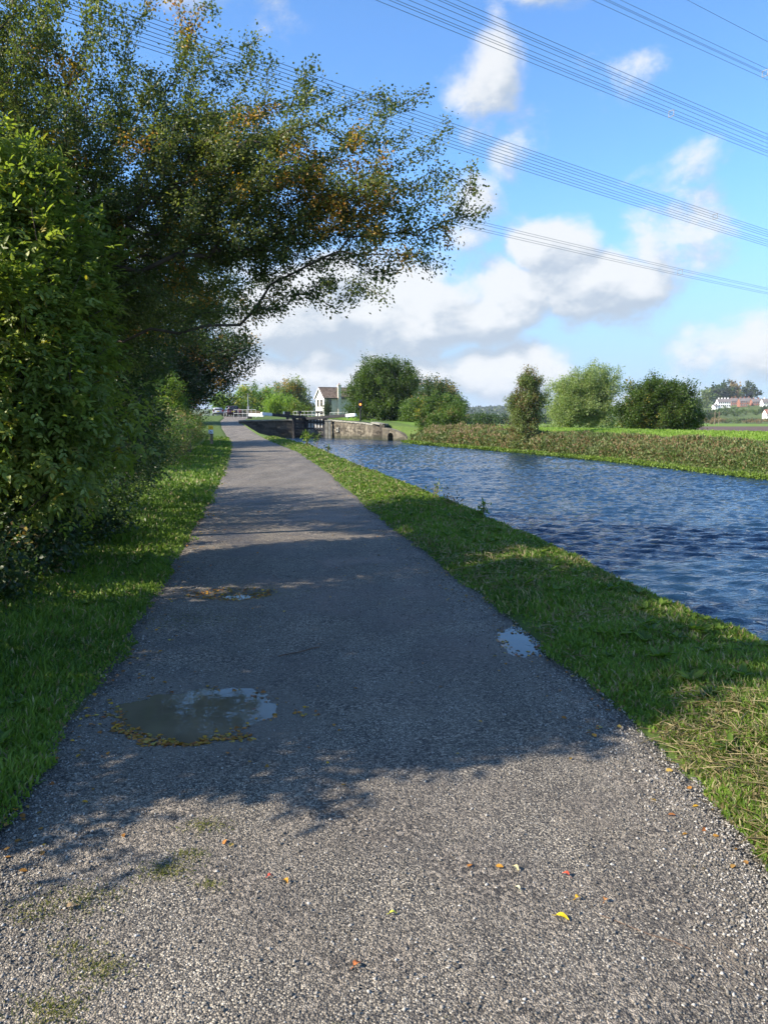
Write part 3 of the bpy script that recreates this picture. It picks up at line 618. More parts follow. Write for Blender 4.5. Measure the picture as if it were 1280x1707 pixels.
# ------------------------------------------------------------------ grass verges (uncountable)
def ground_z_right(x, y):
    Rr, B_ = pathR(y), bank(y); k = np.clip((x-Rr)/np.maximum(B_-Rr, .05), 0, 1)
    return zP(y)+.01+.07*np.sin(np.minimum(k, .9)*3.0)+.05*(fbm(x, y, 1.6, 33)-.5)
def grass(name, label, side, n, yr, H, seed, pal, dead=.12):
    g = np.random.default_rng(seed); y0, y1 = yr; y = 1/(1/y0+(1/y1-1/y0)*g.random(n)) if y0 > 0 else y0+(y1-y0)*g.random(n)
    if side == 'R':
        a, b = pathR(y)+.02-.26*np.clip(fbm(y, y*0, 2.2, 9)-.25, 0, 1), bank(y)+.06; k = g.random(n)
        k = np.where(g.random(n) < .12, 1-.08*g.random(n), k); x = a+(b-a)*k; z = ground_z_right(x, y)-np.where(k > .97, .06, 0)
        edge = np.clip((x-a)/.22, 0, 1); dens = np.clip(.35+edge, 0, 1)
    else:
        a = pathL(y)+.01+.26*np.clip(fbm(y, y*0+3, 2.2, 19)-.25, 0, 1); x = a-1.9*g.random(n)**1.1; q = a-x; z = zP(y)+.015+.05*q+.04*(fbm(x, y, 1.5, 3)-.5)
        edge = np.clip(q/.2, 0, 1); dens = np.clip(.25+edge, 0, 1)
    keep = g.random(n) < dens*(.45+.9*fbm(x, y, 2.5, seed)); x, y, z, edge = x[keep], y[keep], z[keep], edge[keep]; n = len(x)
    tuft = fbm(x, y, 3.5, seed+3, 3); h = H*(.35+1.5*np.clip(tuft-.2, 0, 1))*(.5+.9*g.random(n))*(.4+.6*edge)
    wdt = (.0035+.0009*np.maximum(y, 2))*(.7+.6*g.random(n)); h = h*(1+.012*y)
    lean = g.normal(size=(n, 2))*.55; flop = g.random(n) < .3; lean[flop] *= 2.6
    base = np.stack([x, y, z], 1); a_ = g.random(n)*math.pi; s = np.stack([np.cos(a_), np.sin(a_)*.4, 0*a_], 1)*wdt[:, None]
    lv = np.stack([lean[:, 0], lean[:, 1], np.ones(n)*np.where(flop, .5, 1)], 1); tip = base+norm(lv)*h[:, None]; mid = base+norm(lv*np.array([.45, .45, 1]))*h[:, None]*.55
    V = np.stack([base-s, base+s, mid+s*.7, mid-s*.7, tip], 1).reshape(-1, 3); b = np.arange(n)[:, None]*5
    F = np.concatenate([b+np.array([0, 1, 2]), b+np.array([0, 2, 3]), b+np.array([3, 2, 4])])
    c = palette(pal, .5*g.random(n)+.5*np.clip(fbm(x, y, 1.3, seed+5)*1.6-.3, 0, 1)); dd = g.random(n) < dead*(.5+1.6*fbm(x, y, 1.8, seed+7)**2*2)
    c[dd] = palette([(.20, .15, .07), (.30, .25, .12), (.38, .33, .18), (.16, .11, .05)], g.random(dd.sum()))
    me = fast_mesh(name, V, F, np.repeat(c, 5, 0)); o = link(name, me, M_grass); tag(o, label, 'grass', kind='stuff')
PAL_GR = [(.045, .085, .014), (.085, .15, .02), (.14, .22, .028), (.21, .29, .05)]
grass('grass_verge', 'mown grass verge between the path and the canal', 'R', 190000, (2.0, 62), .058, 61, PAL_GR, .15)
grass('grass_verge', 'grass verge between the path and the hedge', 'L', 120000, (2.2, 62), .075, 62, PAL_GR, .06)
def clippings():
    g = np.random.default_rng(63); n = 11000; y = 1/(1/2.4+(1/26-1/2.4)*g.random(n)); k = g.random(n)
    x = pathR(y)+(bank(y)-pathR(y))*k; m_ = fbm(x, y, 1.6, 77, 3) > .59; x, y = x[m_], y[m_]; n = len(x)
    z = ground_z_right(x, y)+.02+.04*g.random(n); a = g.random(n)*6.28
    c = palette([(.13, .10, .045), (.24, .19, .09), (.34, .28, .15), (.10, .12, .03)], g.random(n))
    leaves_obj('grass_clippings', np.stack([x, y, z], 1), np.stack([np.cos(a), np.sin(a), g.normal(size=n)*.22], 1), np.array([0, 0, 1.])+g.normal(size=(n, 3))*.3, (.05+.11*g.random(n)), .0014+.0011*y, c, M_dry)
    tag(bpy.data.objects['grass_clippings'], 'dry cut grass stems lying in swathes on the canal-side verge', 'grass clippings', kind='stuff')
clippings()
def weeds():
    g = np.random.default_rng(64); P, Dd, Nn, L, W, Cc = [], [], [], [], [], []
    for q in range(230):
        y = 2.3*(18/2.3)**g.random()
        if q % 3: x = float(pathR(y)+(bank(y)-pathR(y))*(.15+.8*g.random())); z = float(ground_z_right(np.array(x), y))+.03
        else: x = float(pathL(y))-.15-1.5*g.random(); z = .06
        k = g.integers(5, 11); a = g.random(k)*6.28; l = .045+.07*g.random()
        P.append(np.tile([x, y, z], (k, 1))); Dd.append(np.stack([np.cos(a), np.sin(a), .25+.5*g.random(k)], 1)); Nn.append(np.tile([0, 0, 1.], (k, 1))+g.normal(size=(k, 3))*.2)
        L.append(np.full(k, l)*(.7+.6*g.random(k))); W.append(np.full(k, l*.4)); Cc.append(palette(PAL_L, g.random(k)*.8))
    leaves_obj('broadleaf_weeds', *[np.concatenate(q) for q in (P, Dd, Nn, L, W, Cc)], M_leaf, None, 6)
    tag(bpy.data.objects['broadleaf_weeds'], 'dandelion and plantain rosettes scattered through both verges', 'weeds', kind='stuff')
weeds()

# loose grit, mainly along the edges of the path
def chips():
    g = np.random.default_rng(65); n = 34000; y = 1/(1/1.7+(1/14-1/1.7)*g.random(n)); e = g.random(n); w_ = pathR(y)-pathL(y)
    k = np.where(e < .45, 1-np.abs(g.normal(size=n))*.07, np.where(e < .75, np.abs(g.normal(size=n))*.09, g.random(n))); k = np.clip(k, -.03, 1.03)
    x = pathL(y)+w_*k; s = (.0022+.0045*g.random(n)**2.2)*(1+.02*y); z = path_z(x, y)+s*.35
    m_ = z > -.022; x, y, z, s = x[m_], y[m_], z[m_], s[m_]; n = len(x)
    O = np.array([[1, 0, 0], [-1, 0, 0], [0, 1, 0], [0, -1, 0], [0, 0, .8], [0, 0, -.8]], float)
    V = np.stack([x, y, z], 1)[:, None]+O[None]*s[:, None, None]*(.6+.8*g.random((n, 6, 1)))+g.normal(size=(n, 6, 3))*s[:, None, None]*.25
    F0 = np.array([[0, 2, 4], [2, 1, 4], [1, 3, 4], [3, 0, 4], [2, 0, 5], [1, 2, 5], [3, 1, 5], [0, 3, 5]]); F = (np.arange(n)[:, None, None]*6+F0[None]).reshape(-1, 3)
    c = palette([(.06, .058, .055), (.15, .14, .12), (.26, .235, .20), (.42, .40, .36)], g.random(n)**1.3)
    o = link('grit', fast_mesh('grit', V.reshape(-1, 3), F, np.repeat(c, 6, 0)), M_stonechip); tag(o, 'loose grit scattered over the asphalt and along its edges', 'grit', kind='stuff')
chips()

# ------------------------------------------------------------------ fallen leaves
PAL_F = [(.50, .30, .02), (.42, .20, .03), (.30, .10, .03), (.46, .36, .08)]
def litter():
    g = np.random.default_rng(66); xs, ys_, zs = [], [], []
    # rims of the potholes
    for (cx, cy, rx, ry, lo, hi, k, wl, wt) in ((-1.03, 3.98, .75, .62, -.024, -.012, 420, -.016, 1), (-1.38, 6.82, .5, .34, -.05, -.004, 330, -.05, 0), (.98, 5.3, .3, .6, -.03, -.008, 70, -.012, 0)):
        x = cx+rx*(g.random(90000)*2-1); y = cy+ry*(g.random(90000)*2-1); z = path_z(x, y); ok = (z > lo) & (z < hi)
        if wt: ok &= g.random(90000) < np.clip(.06+np.clip(-(y-cy)/ry-.25*(x-cx)/rx, 0, 1)**1.2*1.5, 0, 1)
        x, y, z = x[ok][:k], y[ok][:k], z[ok][:k]; xs.append(x); ys_.append(y); zs.append(np.maximum(z+.004, wl))
    k = 560; y = 2.4*(20/2.4)**g.random(k); e = g.random(k); w_ = np.where(e < .55, np.abs(g.normal(size=k))*.06, np.where(e < .8, 1-np.abs(g.normal(size=k))*.07, g.random(k))); x = pathL(y)+(pathR(y)-pathL(y))*w_
    xs.append(x); ys_.append(y); zs.append(path_z(x, y)+.006+.02*((x < pathL(y)) | (x > pathR(y))))
    x, y, z = map(np.concatenate, (xs, ys_, zs)); n = len(x); a = g.random(n)*6.28; s = (.010+.016*g.random(n))*(1+.03*y)
    c = palette(PAL_F, g.random(n))*(.5+.7*g.random(n))[:, None]
    leaves_obj('leaf_litter', np.stack([x, y, z], 1), np.stack([np.cos(a), np.sin(a), g.normal(size=n)*.12], 1), np.array([0, 0, 1.])+g.normal(size=(n, 3))*.25, s*1.3, s*.9, c, M_dry, None, 6)
    tag(bpy.data.objects['leaf_litter'], 'small yellow and brown fallen leaves round the potholes and path edges', 'leaves', kind='stuff')
litter()
def fallen(label, x, y, L, W, rot, col):
    g = np.random.default_rng(int(abs(x*100)+y*10)); n = 9
    t = np.linspace(0, 1, n); prof = np.sin(t**.8*math.pi)**.7*(1+.18*np.sin(t*26)); V = []; F = []
    for i in range(n):
        zc = .006+.006*math.sin(t[i]*4)
        for k, s in enumerate((-1, -.5, 0, .5, 1)): V.append((t[i]*L-L/2, s*prof[i]*W/2, zc+abs(s)*W*.22))
    for i in range(n-1):
        for k in range(4): F.append((i*5+k, i*5+k+1, i*5+k+6, i*5+k+5))
    b = len(V); V += [(-L/2, -.001, .006), (-L/2, .001, .006), (-L/2-L*.35, .001, .004), (-L/2-L*.35, -.001, .004)]; F.append((b, b+1, b+2, b+3))
    me = bpy.data.meshes.new('fallen_leaf'); me.from_pydata(V, [], F); me.shade_smooth(); o = link('fallen_leaf', me, flat('fallen_leaf_colour', col, .55, .3, .2, 60))
    o.location = (x, y, float(path_z(np.array(x), np.array(y)))+.002); o.rotation_euler = (0, 0, rot); tag(o, label, 'leaf', 'fallen leaves on the path')
YL = (.62, .42, .015); RD = (.34, .06, .03); PA = (.52, .44, .22); BR = (.36, .17, .06)
for a in [('bright yellow curled leaf, largest one on the near right asphalt', .575, 2.24, .042, .022, -.5, YL),
          ('orange-yellow leaf just above the largest yellow one', .65, 2.34, .022, .016, .4, (.55, .3, .02)),
          ('dull red leaf on the asphalt right of the pale leaves', .64, 2.47, .028, .018, 2.4, RD),
          ('pale cream leaf lying alone on the near asphalt, middle right', .47, 2.50, .028, .017, -1.1, PA),
          ('cream oval leaf just below the other pale leaf', .455, 2.39, .024, .014, 2.2, (.58, .55, .32)),
          ('brown crumpled leaf nearest the right grass edge', .74, 2.33, .026, .016, .9, BR),
          ('small yellow-green leaf near the middle of the near asphalt', .03, 2.26, .026, .011, .1, (.5, .5, .06)),
          ('rusty leaf on the asphalt, lowest of them all in the photo', -.08, 2.03, .03, .018, .8, (.40, .13, .04)),
          ('red leaf fragment on the sunlit asphalt left of centre', -.40, 2.46, .018, .014, .3, (.55, .06, .03)),
          ('orange leaf beside the red fragment', -.34, 2.43, .022, .016, -.9, (.6, .28, .03)),
          ('dark red leaf floating on the muddy puddle', -.72, 4.05, .05, .03, .4, (.16, .03, .02)),
          ('tan leaf lying by the moss on the left asphalt', -1.03, 2.30, .038, .022, .5, (.46, .30, .14))]:
    fallen(*a)
def mosses():
    g = np.random.default_rng(67); P, Cc = [], []
    for x, y, r, k in [(-.78, 2.50, .05, 420), (-.72, 2.60, .035, 200), (-1.12, 2.30, .09, 420), (-.98, 2.36, .06, 260), (-.90, 1.86, .06, 480), (-.84, 2.02, .05, 360), (-.7, 2.8, .05, 260), (-1.38, 6.9, .3, 1500), (-.95, 2.1, .04, 160), (-1.6, 5.9, .25, 700), (-.6, 2.42, .03, 120)]:
        q = g.normal(size=(k, 2))*r*np.array([1, .6]); xx, yy = x+q[:, 0], y+q[:, 1]; P.append(np.stack([xx, yy, path_z(xx, yy)+.001], 1))
    P = np.concatenate(P); n = len(P); c = palette([(.07, .09, .02), (.13, .15, .03), (.22, .21, .06), (.30, .25, .12)], g.random(n))
    leaves_obj('moss_tufts', P, g.normal(size=(n, 3))*.8+np.array([0, 0, .5]), g.normal(size=(n, 3)), .008+.012*g.random(n), .0025+.002*g.random(n), c, M_grass)
    tag(bpy.data.objects['moss_tufts'], 'thin moss and grass tufts growing through the near asphalt', 'moss', kind='stuff')
mosses()
def twig(label, a, b, r):
    a, b = Vector(a), Vector(b); mb = MB(); p = a
    for i in range(1, 6):
        q = a.lerp(b, i/5)+Vector((random.gauss(0, 1), random.gauss(0, 1), 0))*(b-a).length*.02*(i < 5); q.z = float(path_z(np.array(q.x), np.array(q.y)))+r*1.5; mb.bar(p, q, r, 5); p = q
    tag(mb.build('twig', M_twig, None), label, 'twig')
twig('thin straw-coloured stem lying on the near right asphalt', (.70, 2.26, .004), (.93, 2.10, .004), .0014)
twig('short dark twig on the asphalt near the right edge', (1.20, 2.10, .004), (1.19, 2.01, .004), .0022)
twig('fine twig beyond the muddy puddle', (-.72, 4.95, .004), (-.45, 5.15, .004), .004)

# weeds and saplings on the canal edge
def plant(name, label, x, y, z, h, w_, n, L, seed, pal, stems=4):
    g = np.random.default_rng(seed); e = empty(name, (x, y, z)); tag(e, label, 'plant'); mb = MB(); P = []; 
    for s in range(stems):
        a = g.random()*6.28; d = np.array([math.cos(a)*w_*g.random(), math.sin(a)*w_*g.random(), h*(.6+.4*g.random())]); mid = d*.5+np.array([0, 0, h*.05]); mb.bar((0, 0, 0), mid, .006*max(1, y/20), 4); mb.bar(mid, d, .004*max(1, y/20), 4)
        f = g.random((n//stems, 1))**.7; P.append(mid*(1-f)+d*f+g.normal(size=(n//stems, 3))*w_*.28)
    mb.build('stem', M_twig, e); P = np.concatenate(P); P[:, 2] = np.abs(P[:, 2]); k = len(P)
    leaves_obj('foliage', P, g.normal(size=(k, 3))*.7+np.array([0, 0, .3]), g.normal(size=(k, 3))*.5+np.array([0, -.3, .8]), L*(.7+.6*g.random(k)), L*.55*(.7+.6*g.random(k)), palette(pal, g.random(k)), M_leaf, e, 6)
plant('young_alder', 'young alder sapling on the bank in front of the lock gates', -4.45, 43.5, .0, 1.0, .5, 170, .13, 81, PAL_L, 6)
plant('willowherb_plant', 'thin leafy weed stem right of the young alder', -3.7, 41, -.1, .95, .22, 70, .11, 82, PAL_G, 3)
plant('willowherb_plant', 'low straggling weed furthest right of the alder, over the water', -2.75, 37.0, -.2, .6, .3, 60, .10, 83, PAL_G, 3)
plant('dock_plant', 'light green leafy weed overhanging the water mid-way along the verge', 1.62, 12.2, -.15, .42, .16, 60, .06, 84, PAL_L, 4)
plant('dock_plant', 'pale seeding weed on the water edge beyond the leafy one', 1.05, 15.6, -.1, .42, .2, 50, .06, 85, PAL_W, 4)
plant('nettle_plant', 'reddish-stemmed weed on the verge where the shade begins', 1.25, 13.7, .0, .28, .2, 60, .05, 86, PAL_B, 4)

# ------------------------------------------------------------------ waymark post
e = empty('waymark_post', (-10.75, 47, .03), R(-12)); tag(e, 'short wooden post with yellow and white plates beside the hedge', 'sign post')
MB().box((0, .03, .52), (.17, .12, 1.04)).build('post', M_post, e, .01)
MB().box((0, -.06, 1.10), (.32, .02, .25)).build('plate', M_yel, e, .004)['label'] = 'yellow plate'
MB().box((0, -.06, .84), (.32, .02, .25)).build('plate', M_wpl, e, .004)['label'] = 'white plate'
MB().bar((-.08, -.078, 1.06), (.0, -.078, 1.14), .012, 4).bar((0, -.078, 1.14), (.09, -.078, 1.10), .012, 4).bar((-.03, -.078, 1.04), (.05, -.078, 1.07), .01, 4).build('symbol', M_blk, e)
MB().bar((-.09, -.078, .90), (.09, -.078, .79), .018, 4).bar((-.06, -.078, .80), (.02, -.078, .86), .014, 4).build('symbol', M_blk, e)
MB().box((0, -.055, .70), (.32, .02, .03)).build('edging', M_blk, e)

# ------------------------------------------------------------------ lock
def wall_run(name, label, pts, tops, zb, th, m, cop=True):
    """coursed stone wall along a polyline; stones are raised blocks, joined (each under 5 px in the photo)"""
    e = empty(name, (pts[0][0], pts[0][1], zb)); tag(e, label, 'stone wall'); o = Vector((pts[0][0], pts[0][1], zb))
    core = MB(); st = MB(); cp = MB(); r = random.Random(5)
    for i in range(len(pts)-1):
        a, b = Vector((*pts[i], 0)), Vector((*pts[i+1], 0)); d = (b-a); Ln = d.length; d.normalize(); nrm = Vector((d.y, -d.x, 0)); rz = math.atan2(d.y, d.x)
        k = max(1, int(Ln/.6))
        for j in range(k):
            f0, f1 = j/k, (j+1)/k; tz = tops[i]+(tops[i+1]-tops[i])*(f0+f1)/2; c = a.lerp(b, (f0+f1)/2)
            core.box(Vector((c.x, c.y, 0))-nrm*th/2+Vector((0, 0, (zb+tz)/2))-o, (Ln/k+.002, th, tz-zb-.001*(j % 2)), rz)
            z = zb+.6; row = 0
            while z < tz-.12:
                h = .27; off = (row % 2)*.5
                hh = min(h-.03, tz-.02-z)
                p_ = r.uniform(.012, .05); c2 = a.lerp(b, min(.985, (j+.5+off*.5)/k))
                st.box(Vector((c2.x, c2.y, z+h/2))-o+nrm*(p_/2-.005), (Ln/k*.94, p_+.01, hh), rz); z += h; row += 1
            if cop: cp.box(Vector((c.x, c.y, tz+.075))-nrm*th*.35-o, (Ln/k*.985, th*.9+.12, .15), rz)
    core.build('wall', m, e); s = st.build('stone', m, e); s['kind'] = 'stuff'
    if cop: c = cp.build('coping_stone', M_coping, e); c['kind'] = 'stuff'
    return e
wall_run('lock_wall', 'stone wall left of the lock gates, coloured darker for shade', [(-16.1, 83.9), (-10.15, 83.9)], [1.42, 1.55], -1.0, .8, M_stone_shade)
wall_run('lock_wall', 'pale stained stone wing wall right of the lock gates', [(-6.35, 84.6), (-5.9, 82.3), (-3.9, 79.6), (-2.0, 77.6), (-1.0, 75.2)], [1.5, 1.5, 1.35, 1.2, 1.05], -1.0, .7, M_stone)
def culvert():
    e = empty('culvert_wall', (-.9, 75.2, -1.)); tag(e, 'low stone wall with a round-headed culvert mouth at the water', 'stone wall'); o = Vector((-.9, 75.2, -1.))
    a, b = Vector((-.2, 72.6, 0)), Vector((2.3, 70.3, 0)); d = (b-a).normalized(); L_ = (b-a).length; rz = math.atan2(d.y, d.x); nr = Vector((d.y, -d.x, 0))
    # recess walls set back from the face, shade painted into their stone
    MB().beam(Vector((-.95, 75.0, .3))-o, Vector((.25, 73.9, .3))-o, .5, 1.3+.6).build('recess_wall', M_stone_shade, e)
    MB().beam(Vector((.25, 73.9, .3))-o, Vector((-.2, 72.9, .3))-o, .5, 1.9).build('return_wall', M_stone_shade, e)
    MB().beam(Vector((-1.0, 75.1, 1.33))-o, Vector((.1, 73.0, 1.15))-o, .7, .14).build('lintel', M_coping, e)
    # face with arch cut: profile in (s, z)
    tops = [(0, .86), (.8, .80), (1.6, .62), (2.4, .36), (3.0, .02), (L_, -.35)]
    A0, A1, zc, rr = .75, 1.45, .05, .35
    prof = [(0, -1), (A0, -1), (A0, zc)]+[((A0+A1)/2-rr*math.cos(t), zc+rr*math.sin(t)) for t in np.linspace(.2, math.pi-.2, 7)]+[(A1, zc), (A1, -1), (L_, -1)]+[(s, z) for s, z in reversed(tops)]
    pts = [a+d*s+Vector((0, 0, z))-o for s, z in prof]; MB().poly(pts, -nr*.6).build('wall', M_stone, e)
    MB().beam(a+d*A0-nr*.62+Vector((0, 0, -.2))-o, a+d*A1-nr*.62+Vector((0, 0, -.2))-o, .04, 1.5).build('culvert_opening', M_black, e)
culvert()
e = empty('mooring_block', (-4.9, 80.9, .55)); tag(e, 'square pale stone with a dark hole set in the wing wall', 'stone block')
dd = Vector((2.0, -2.7, 0)).normalized(); rz_ = math.atan2(dd.y, dd.x)
for s, sz in ((( -.17, 0), (.12, .3, .46)), ((.17, 0), (.12, .3, .46)), ((0, .17), (.22, .3, .12)), ((0, -.17), (.22, .3, .12))):
    q = dd*s[0]; MB().box((q.x, q.y, s[1]), sz, rz_).build('stone', M_coping, e)
MB().box((0, 0, 0), (.22, .22, .22), rz_).build('hole', M_black, e)
# tower-like pilasters
for lab, x, y in (('left of the two pale pilasters at the gate end of the wing wall', -6.22, 83.3), ('right of the two pale pilasters at the gate end of the wing wall', -5.75, 81.6)):
    e = empty('stone_pilaster', (x, y, -.6)); tag(e, lab, 'pilaster'); MB().box((-.12, 0, 1.05), (.3, .34, 2.05)).build('shaft', M_coping, e, .01); MB().box((-.12, 0, 2.13), (.4, .44, .1)).build('cap', M_coping, e, .01)

def gate(label, hx, hy, mx, my, bx, by, zt, white):
    """a lock gate leaf (hinge -> mitre) with its balance beam reaching back over the wall"""
    e = empty('lock_gate', (hx, hy, -1.)); tag(e, label, 'lock gate', 'lower lock gates'); o = Vector((hx, hy, -1))
    a, b = Vector((hx, hy, 0)), Vector((mx, my, 0)); d = b-a; L_ = d.length; d.normalize(); nr = Vector((d.y, -d.x, 0)); nr = nr if nr.y < 0 else -nr; rz = math.atan2(d.y, d.x)
    k = 13
    for i in range(k):
        c = a+d*L_*((i+.5)/k)-o
        if white and i % 2 == 0: MB().box((c.x+nr.x*.06, c.y+nr.y*.06, 2.1), (L_/k*.45, .04, 1.0+.5*random.random()), rz).build('water_streak', M_white, e)
        MB().box((c.x, c.y, 1.0+.42), (L_/k*.86, .09, 2.55+.06*random.random()), rz).build('plank', M_plank, e)
    for z in (.1, .75, 1.45):
        c = (a+b)/2-o+nr*.12; MB().box((c.x, c.y, z+.9), (L_*.98, .15, .2), rz).build('rail', M_black, e)
    for q, n_ in ((a+d*.12, 'heel_post'), (b-d*.12, 'mitre_post')):
        c = q-o+nr*.06; MB().box((c.x, c.y, 1.25+.15), (.26, .32, 3.1), rz).build(n_, M_black, e)
    s = Vector((bx, by, zt+.12)); m_ = Vector((mx, my, zt-.22)); u = (s-m_).normalized()
    MB().beam(m_-o+nr*.3, s-o+nr*.3, .34, .32).build('balance_beam', M_black, e, .03)
    MB().beam(s-o+nr*.3+u*.003, s+u*1.25-o+nr*.3, .35, .33).build('beam_end', M_white, e, .03)['label'] = 'white painted beam end'
    c = a+d*1.0-o+nr*.0; MB().box((c.x, c.y, 3.0), (.12, .12, .9), rz).box((c.x, c.y, 3.45), (.35, .22, .28), rz).build('paddle_gear', M_black, e)
gate('left lock gate of weathered vertical planks, its black beam reaching left over the grass', -10.1, 83.7, -8.85, 85.0, -12.4, 82.3, 2.05, 0)
gate('right lock gate with white water-streaked planks and beam reaching right to the signal', -6.45, 84.2, -8.8, 85.0, -4.0, 82.2, 1.95, 1)
# white streaked spillway planks are the gate timber; railing behind
def railing(label, a, b, h, nposts, m=M_rail, rails=(1., .55)):
    e = empty('railing', a); tag(e, label, 'railing'); a, b = Vector(a), Vector(b); o = a
    for i in range(nposts):
        p = a.lerp(b, i/(nposts-1))-o; MB().bar(p, p+Vector((0, 0, h)), .028, 6).build('post', m, e)
    for r_ in rails: MB().bar(Vector((0, 0, h*r_)), b-o+Vector((0, 0, h*r_)), .022, 6).build('rail', m, e)
railing('long white footbridge railing between the lock gates and the house', (-13.4, 112, 1.75), (-8.6, 108, 1.75), 1.1, 9)
railing('white railing along the lock side in front of the house door', (-8.3, 116, 1.7), (-5.4, 112, 1.7), 1.0, 5)
railing('white railing left of the black balance beam beside the path', (-21.0, 106, 1.85), (-17.6, 104, 1.85), 1.15, 6)
e = empty('footbridge', (-11, 110, 1.7)); tag(e, 'pale footbridge deck over the lock, under the white railing', 'footbridge'); MB().beam((-2.5, 2.6, -.02), (2.6, -1.6, -.02), 1.3, .2).build('deck', M_coping, e); MB().beam((-2.5, 1.9, -.25), (2.6, -2.3, -.25), .15, .3).build('girder', M_white, e)
e = empty('paddle_stand', (-11.0, 86.4, 1.55)); tag(e, 'squat black paddle gear stand on the lock side, left of the mitre', 'paddle gear'); MB().box((0, 0, .35), (.3, .3, .8)).build('pillar', M_black, e, .02); MB().box((0, 0, .83), (.62, .4, .36)).build('gear_case', M_black, e, .04); MB().box((-.42, 0, .75), (.15, .3, .5)).build('guard', M_white, e, .02)
e = empty('upper_gate_beam', (-17.0, 101, 1.7)); tag(e, 'white painted boat-shaped gate beam resting by the railing', 'beam'); MB().beam((-1.0, 0, .55), (1.1, -.5, .5), .4, .45).build('beam', M_white, e, .06); MB().box((-.9, 0, .15), (.5, .5, .4)).build('support', M_black, e, .03)
e = empty('planter_wall', (-20.8, 118, 2.0)); tag(e, 'low dark timber fence between the pole and the red-leaved shrub', 'fence'); 
for i in range(9): MB().box((-1.4+i*.35, 0, .5), (.28, .05, 1.0+.05*(i % 2))).build('board', M_post, e)
MB().beam((-1.6, .05, .7), (1.6, .05, .7), .05, .1).build('rail', M_post, e)

# signal by the lock
e = empty('signal_post', (-2.55, 82.2, 1.35)); tag(e, 'black signal lamp on a post with a glowing amber lens beside the lock', 'signal')
MB().bar((0, 0, -.1), (0, 0, 1.5), .09, 10).build('post', M_black, e); MB().box((0, 0, 1.95), (.42, .34, .85)).build('lamp_housing', M_black, e, .04)
MB().bar((0, -.17, 1.92), (0, -.24, 1.92), .12, 14).build('lens', M_amber, e); MB().box((0, -.27, 2.16), (.36, .2, .03)).build('hood', M_black, e)
e = empty('grey_pole', (-20.6, 115, 1.9)); tag(e, 'tall thin grey pole beside the path before the green trees', 'pole'); MB().bar((0, 0, -.1), (0, 0, 3.6), .07, 8, .05).build('shaft', M_grey, e); MB().box((0, 0, 1.5), (.3, .2, .5)).build('box', M_grey, e)

# ------------------------------------------------------------------ house by the lock
def house(name, label, loc, rz, L_, Wd, he, hr, wall, wall2, roof, wins=(), chim=(), group=None, detail=True):
    """long wall along +x at y=0, gable at x=0"""
    e = empty(name, loc, rz); tag(e, label, 'house', group); th = .25
    MB().box((L_/2, .125, he/2-.5), (L_, .25, he+1)).build('front_wall', wall2, e)
    MB().box((L_/2, Wd-.125, he/2-.5), (L_, .25, he+1)).build('rear_wall', wall2, e)
    for x in (0, L_-.25):
        MB().poly([(x-.003 if x == 0 else x, .0, -1), (x-.003 if x == 0 else x, Wd, -1), (x-.003 if x == 0 else x, Wd, he), (x-.003 if x == 0 else x, Wd/2, hr), (x-.003 if x == 0 else x, 0, he)], (.25, 0, 0)).build('gable_wall', wall, e)
    for s in (0, 1):
        y0, y1 = (-.3, Wd/2) if s == 0 else (Wd+.3, Wd/2); sl = (hr-he)/(Wd/2); z0 = he-.3*sl
        b = MB(); n = 9 if detail else 1
        for i in range(n):
            f0, f1 = i/n, (i+1.12)/n if i < n-1 else 1; up = .10+.03
            b.poly([(-.3, y0+(y1-y0)*f0, z0+(hr-z0)*f0+up), (L_+.3, y0+(y1-y0)*f0, z0+(hr-z0)*f0+up), (L_+.3, y0+(y1-y0)*f1, z0+(hr-z0)*f1+.06), (-.3, y0+(y1-y0)*f1, z0+(hr-z0)*f1+.06)], (0, 0, .08 if detail else .2))
        b.build('roof', roof, e)
    if detail:
        MB().bar((-.32, Wd/2, hr+.17), (L_+.32, Wd/2, hr+.17), .11, 8).build('ridge', roof, e)
        MB().beam((-.31, -.32, he-.22), (-.31, Wd/2, hr+.02), .04, .2).beam((-.31, Wd+.32, he-.22), (-.31, Wd/2, hr+.02), .04, .2).build('bargeboard', M_white, e)
        MB().bar((-.2, -.38, he-.2), (L_+.2, -.38, he-.2), .06, 8).build('gutter', M_blk, e)
    for (face, s, z, w_, h_) in wins:
        wm = MB()
        if face == 'F': c = lambda x, y, q: (s+x, -q, z+y); ax = 0
        else: c = lambda x, y, q: (-q, s+x, z+y); ax = 1
        def bx(x, y, q, a, b_, t): return (c(x, y, q), ((a, t, b_) if ax == 0 else (t, a, b_)))
        wf = MB()
        for q in ((-w_/2, 0, .03, .08, h_+.08, .08), (w_/2, 0, .03, .08, h_+.08, .08), (0, h_/2, .033, w_, .08, .08), (0, -h_/2, .033, w_, .08, .08), (0, .05, .036, w_, .05, .06)): cc, ss = bx(*q); wf.box(cc, ss)
        f = wf.build('window', M_post if detail else M_white, e); cc, ss = bx(0, 0, .012, w_, h_, .05); MB().box(cc, ss).build('pane', M_glass, f)
        cc, ss = bx(0, -h_/2-.07, .06, w_+.2, .07, .16); MB().box(cc, ss).build('sill', M_coping, f)
    for (x, y, w_, z0, z1) in chim:
        c = MB().box((x, y, (z0+z1)/2), (w_, w_, z1-z0)).box((x, y, z1+.04), (w_+.12, w_+.12, .12)).build('chimney', wall, e)
        MB().bar((x, y, z1), (x, y, z1+.35), .12, 8, .1).build('chimney_pot', M_brickd, c)
    return e
